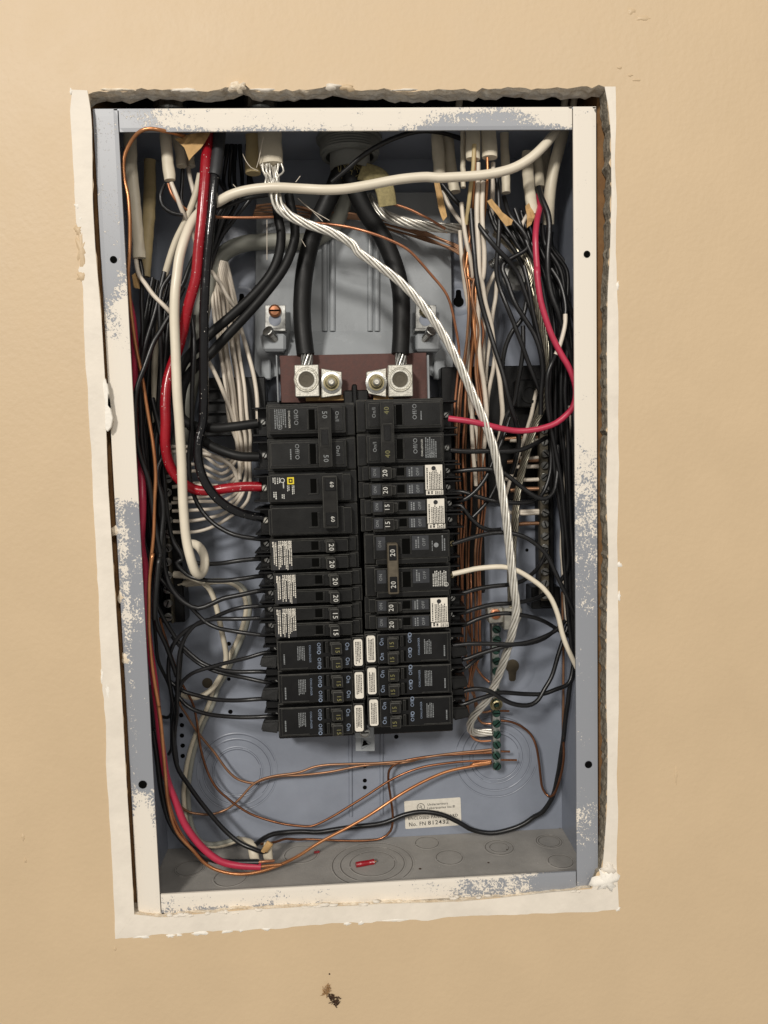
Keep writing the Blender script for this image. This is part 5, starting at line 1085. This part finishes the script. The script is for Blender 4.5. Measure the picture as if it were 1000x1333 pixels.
# --- pink wire and blacks on its side
wire('pink', 2.35, 'pink wire hanging down and looping back to the breaker at the head of its column', 'e 700,470,36 715,540,30 695,640,18 684,740,12 690,860,10 705,1000,9 f 595,30,8 606,160,7 622,270,7 655,380,7 700,500,7 750,600,7 805,690,7 840,780,7 850,860,8 830,950,9 g 835,40,10 790,100,11 720,155,12 650,182,12 560,202,12 470,206,12 380,190,11 250,160,9 120,138,8 20,124,10', G_R, 10)
LR = [
 ('black wire beside the pink wire from the same sheath', 2.4, 'e 705,420,32 730,500,26 765,590,22 775,680,20 765,850,18 770,1000,18 f 668,100,18 690,220,18 730,330,18 770,460,20 810,600,22 840,700,26'),
 ('black wire with a white painted end by the pink wire', 1.7, 'f 690,50,18 740,130,16 770,230,14 780,320,12 772,400,11 f 720,610,10 700,650,12 665,740,12 660,860,14 672,1000,16 g 680,120,16 700,240,18 730,400,20 760,560,22 770,720,24 790,900,26 h 800,100,28 790,210,30 745,290,34'),
 ('long black wire slanting over the white pair down to the neutral bar', 2.0, 'e 265,560,24 275,700,22 290,860,20 300,1000,20 f 198,60,20 225,240,20 270,400,20 320,560,18 370,720,16 410,880,16 440,990,18 g 440,80,20 465,180,22 478,290,26 455,400,32 430,480,40'),
 ('black wire falling from the slim sheath to the tangle', 1.8, 'e 430,330,24 445,480,20 450,640,18 440,800,18 430,960,20 f 340,60,20 350,160,20 395,280,18 445,400,18 485,510,18 530,640,20 580,760,22 615,850,26'),
 ('black wire crossing over the tangle from the paired sheath', 1.9, 'e 80,400,40 150,490,36 230,570,30 310,660,20 380,750,16 440,820,16 500,880,18 560,960,22 f 500,150,22 545,270,22 580,400,22 590,480,24'),
 ('black wire curving from the tangle to the bars below', 1.9, 'e 480,480,36 520,600,28 600,700,24 640,800,24 f 370,30,22 410,150,20 460,280,18 520,380,18 580,480,18 620,600,18 635,720,20 625,860,22 620,1000,24'),
 ('black wire with copper showing, crossing backwards under the others', 1.8, 'f 530,250,26 500,370,24 440,450,24 400,530,26 375,640,28 370,720,32'),
 ('black wire bending in over the black base', 1.8, 'f 505,420,22 505,560,22 490,680,24 465,820,28 445,930,32 g 400,110,34 370,220,36 330,340,38'),
 ('black wire between the pink wire and the tinned strands', 1.7, 'f 510,30,22 545,180,20 570,320,20 600,450,20 625,560,20 640,680,22 640,820,26'),
 ('black wire level from the second pole of the pink-fed breaker', 1.9, 'g 30,330,9 130,338,10 270,336,12 400,336,14 500,325,18 580,290,24 660,245,30'),
 ('black wire swooping from the pale-labelled 20 amp tandem to the long neutral bar', 1.8, 'g 95,465,18 180,457,16 290,456,14 380,480,14 450,530,14 520,585,14 590,632,14 650,645,15 700,610,17 720,540,20 732,430,24 730,300,30'),
 ('black wire rising from the second pole of the pale-labelled 20 amp tandem', 1.7, 'g 100,660,18 160,630,17 230,560,17 280,480,18 310,400,20 370,260,24 420,120,28'),
 ('black wire sagging from the first pole of the pale-labelled 15 amp tandem', 1.7, 'g 100,600,20 190,628,18 290,655,18 400,670,18 500,674,20 590,656,24 640,600,28 680,480,30 690,300,32'),
 ('black wire drooping from the second pole of the pale-labelled 15 amp tandem', 1.7, 'g 100,690,18 150,755,18 220,825,18 300,852,20 360,845,22'),
 ('black wire slanting up behind the aluminium rope from the 15 amp tandem', 1.6, 'g 180,765,22 240,705,22 290,640,24 325,570,26 360,480,30'),
 ('black wire from the first pole of the brown-tied breaker arching over to the far wall', 1.75, 'g 45,942,8 130,912,10 230,885,12 340,866,14 440,870,14 540,905,14 620,965,14 h 660,110,14 710,210,14 760,320,14 810,420,15 850,530,18 870,640,24'),
 ('black wire from the 20 amp tandem under the brown tie, first pole', 1.75, 'h 105,362,16 200,335,16 320,315,18 420,305,20 500,282,24 570,230,30 620,170,36 660,80,42'),
 ('black wire from the 20 amp tandem under the brown tie, second pole', 1.75, 'h 105,490,16 200,462,16 300,438,18 420,428,20 530,412,26 610,388,32 660,350,36'),
 ('black wire arching from the stickered breakers to the far wall, topmost', 1.7, 'h 110,570,22 200,530,20 300,503,20 400,493,20 500,505,22 590,525,26 670,560,30 740,605,34 800,640,40'),
 ('black wire level from the uppermost stickered breaker beside the copper', 1.75, 'h 45,702,14 150,690,14 300,690,16 440,694,18 540,680,22 630,650,26 710,610,30 780,540,34'),
 ('black wire rising from between the stickered breakers, joining the level one', 1.75, 'h 130,790,20 220,758,20 320,728,20 430,700,20 540,690,24 640,655,28 730,590,32'),
 ('short black wire rising from the middle stickered breaker beside the copper', 1.6, 'h 105,865,20 150,835,20 195,795,24 240,770,30'),
 ('black wire dipping in a loop below the lug from the middle stickered breaker', 1.9, 'k 0,135,22 100,104,22 200,95,22 270,112,24 340,158,26 420,200,28 500,216,30 570,208,32 620,170,34 660,100,36 h 690,910,38 730,780,40 770,650,42 800,560,44'),
 ('black wire passing level behind the loop from the lowest stickered breaker', 1.8, 'k 70,205,22 150,178,22 240,150,24 330,122,28 430,124,32 540,130,36 650,130,38 740,98,40 h 800,950,42 830,850,44 845,700,46'),
 ('long black wire running down the far wall and across the bottom over the label', 2.1, 'h 860,560,40 850,720,42 830,900,46 k 850,40,48 825,220,54 800,420,60 780,560,64 755,720,70 720,870,74 640,990,78 s 655,175,81 620,200,82 580,218,83 500,234,84 430,222,84 380,195,84 320,168,84 250,157,84 190,168,84 m 480,560,84 350,577,84 250,592,84 160,606,84 80,602,83 0,606,82 l 900,997,80 820,1015,78 760,1042,74 700,1085,66 690,1100,62'),
 ('black wire hugging the far wall beneath the pink wire', 1.8, 'f 690,60,22 760,180,24 820,320,28 850,420,34'),
]
for lab, rad, sp in LR:
    w0 = sp.split(); e = w0[1].split(',')
    if ('breaker' in lab or 'tandem' in lab) and float(e[0]) < 140 and float(e[2]) > 15:
        w0.insert(1, f'{float(e[0]) - 50},{float(e[1]) + 2},{float(e[2]) + 3}'); sp = ' '.join(w0)
    wire('black', rad, lab, sp, G_R)
wire('white', 1.75, 'white painted end of a black wire beside the pink wire', 'f 780,345,11 778,400,10.6 765,470,10 745,545,9.6 718,608,9.6', G_R)
# tight vertical bundles against both side walls
r = random.Random(23)
for k in range(9):
    x = 120 + k * 22; d = 26 + (k * 5 % 7) * 8
    wire('black', 1.75, 'thin black wire in the dark upright bundle behind the red cable', f'b {230 + k * 26 + r.uniform(-15, 15)},{60 + k * 8},{d + 6} {190 + k * 24},{300 + r.uniform(-40, 40)},{d} {140 + k * 26},{640 + r.uniform(-40, 40)},{d} {120 + k * 25},1000,{d} c {80 + k * 20},{160},{d} {105 + k * 19 + r.uniform(-10, 10)},{480},{d + 2} {130 + k * 17},{800},{d + 4} d {120 + k * 10 + r.uniform(-8, 8)},40,{d + 10} {170 + k * 8},{210},{74 + k * .8} {200 + k * 5},{330},{88} {225 + k * 5},{400},92', 'dark bundle behind the red cable')
for k in range(12):
    d = 22 + (k * 5 % 8) * 8
    wire('black', 1.75, 'thin black wire in the dark upright bundle along the far wall', f'e {560 + k * 22 + r.uniform(-20, 20)},{560 + k * 14},{d + 8} {640 + k * 14},{800},{d + 2} f {600 + k * 18 + r.uniform(-14, 14)},{60},{d} {650 + k * 15 + r.uniform(-14, 14)},{300},{d} {690 + k * 13},{560 + r.uniform(-30, 30)},{d} {680 + k * 13 + r.uniform(-10, 10)},{860},{d + 2} g {690 + k * 13},{160},{d + 4} {720 + k * 11 + r.uniform(-12, 12)},{480},{d + 6} {760 + k * 7},{800},{d + 8} h {775 + k * 7 + r.uniform(-8, 8)},{160},{d + 8} {800 + k * 5},{520},{d + 10} {830 + k * 3},{800},{d + 10}', 'dark bundle along the far wall')
for k in range(8):
    wire('black', 1.7, 'thin black wire in the tangle above the tinned strands', f'e {380 + k * 18},{560 + k * 10},{36 + k % 3 * 8} {430 + k * 20},{680 + r.uniform(-20, 20)},{34 + k % 3 * 8} {500 + k * 18},{780 + r.uniform(-20, 20)},{32 + k % 3 * 8} {580 + k * 14},{880},{32 + k % 3 * 8} f {520 + k * 14},{80},{34 + k % 3 * 8} {560 + k * 12},{280},{38 + k % 3 * 8}', 'dark tangle above the tinned strands')
for k in range(7):
    wire('black', 1.6, 'thin black wire in the cluster behind the cream crossing wire', f'i {150 + k * 30},{45},{66} {150 + k * 30 + r.uniform(-10, 10)},{180},{62} {130 + k * 36 + r.uniform(-25, 25)},{330 + k % 3 * 40},{56 + k % 3 * 8} {150 + k * 30 + r.uniform(-35, 35)},{470 + r.uniform(-25, 25)},{46 + k % 3 * 8} {100 + k * 22 + r.uniform(-25, 25)},{620 + r.uniform(-30, 30)},{48 + k % 3 * 8} {60 + k * 10},{820 + r.uniform(-40, 40)},{58 + k % 3 * 6} {20 + k * 8},{960},{64}', 'dark cluster behind the cream wire')
# side knockout clamps seen in the shade
t = thing('cable_clamp', 'shiny clamp screws glimpsed behind the tangle above the black base', 'clamp', W(665, 365, 70))
bm = bmesh.new(); c = W(670, 362, 80); lathe(bm, c, (0, -1, 0), [(0, .012), (.008, .012), (.010, .008), (.010, 0)], 22); obj('clamp_body', bm, MT['zinc'], t)
bm = bmesh.new(); c = W(640, 345, 72); lathe(bm, c, (.6, -.6, .4), [(0, .004)] + [(.001 * q, .004 if q % 2 else .0034) for q in range(1, 14)] + [(.014, 0)], 14); obj('clamp_thread', bm, MT['zinc'], t)
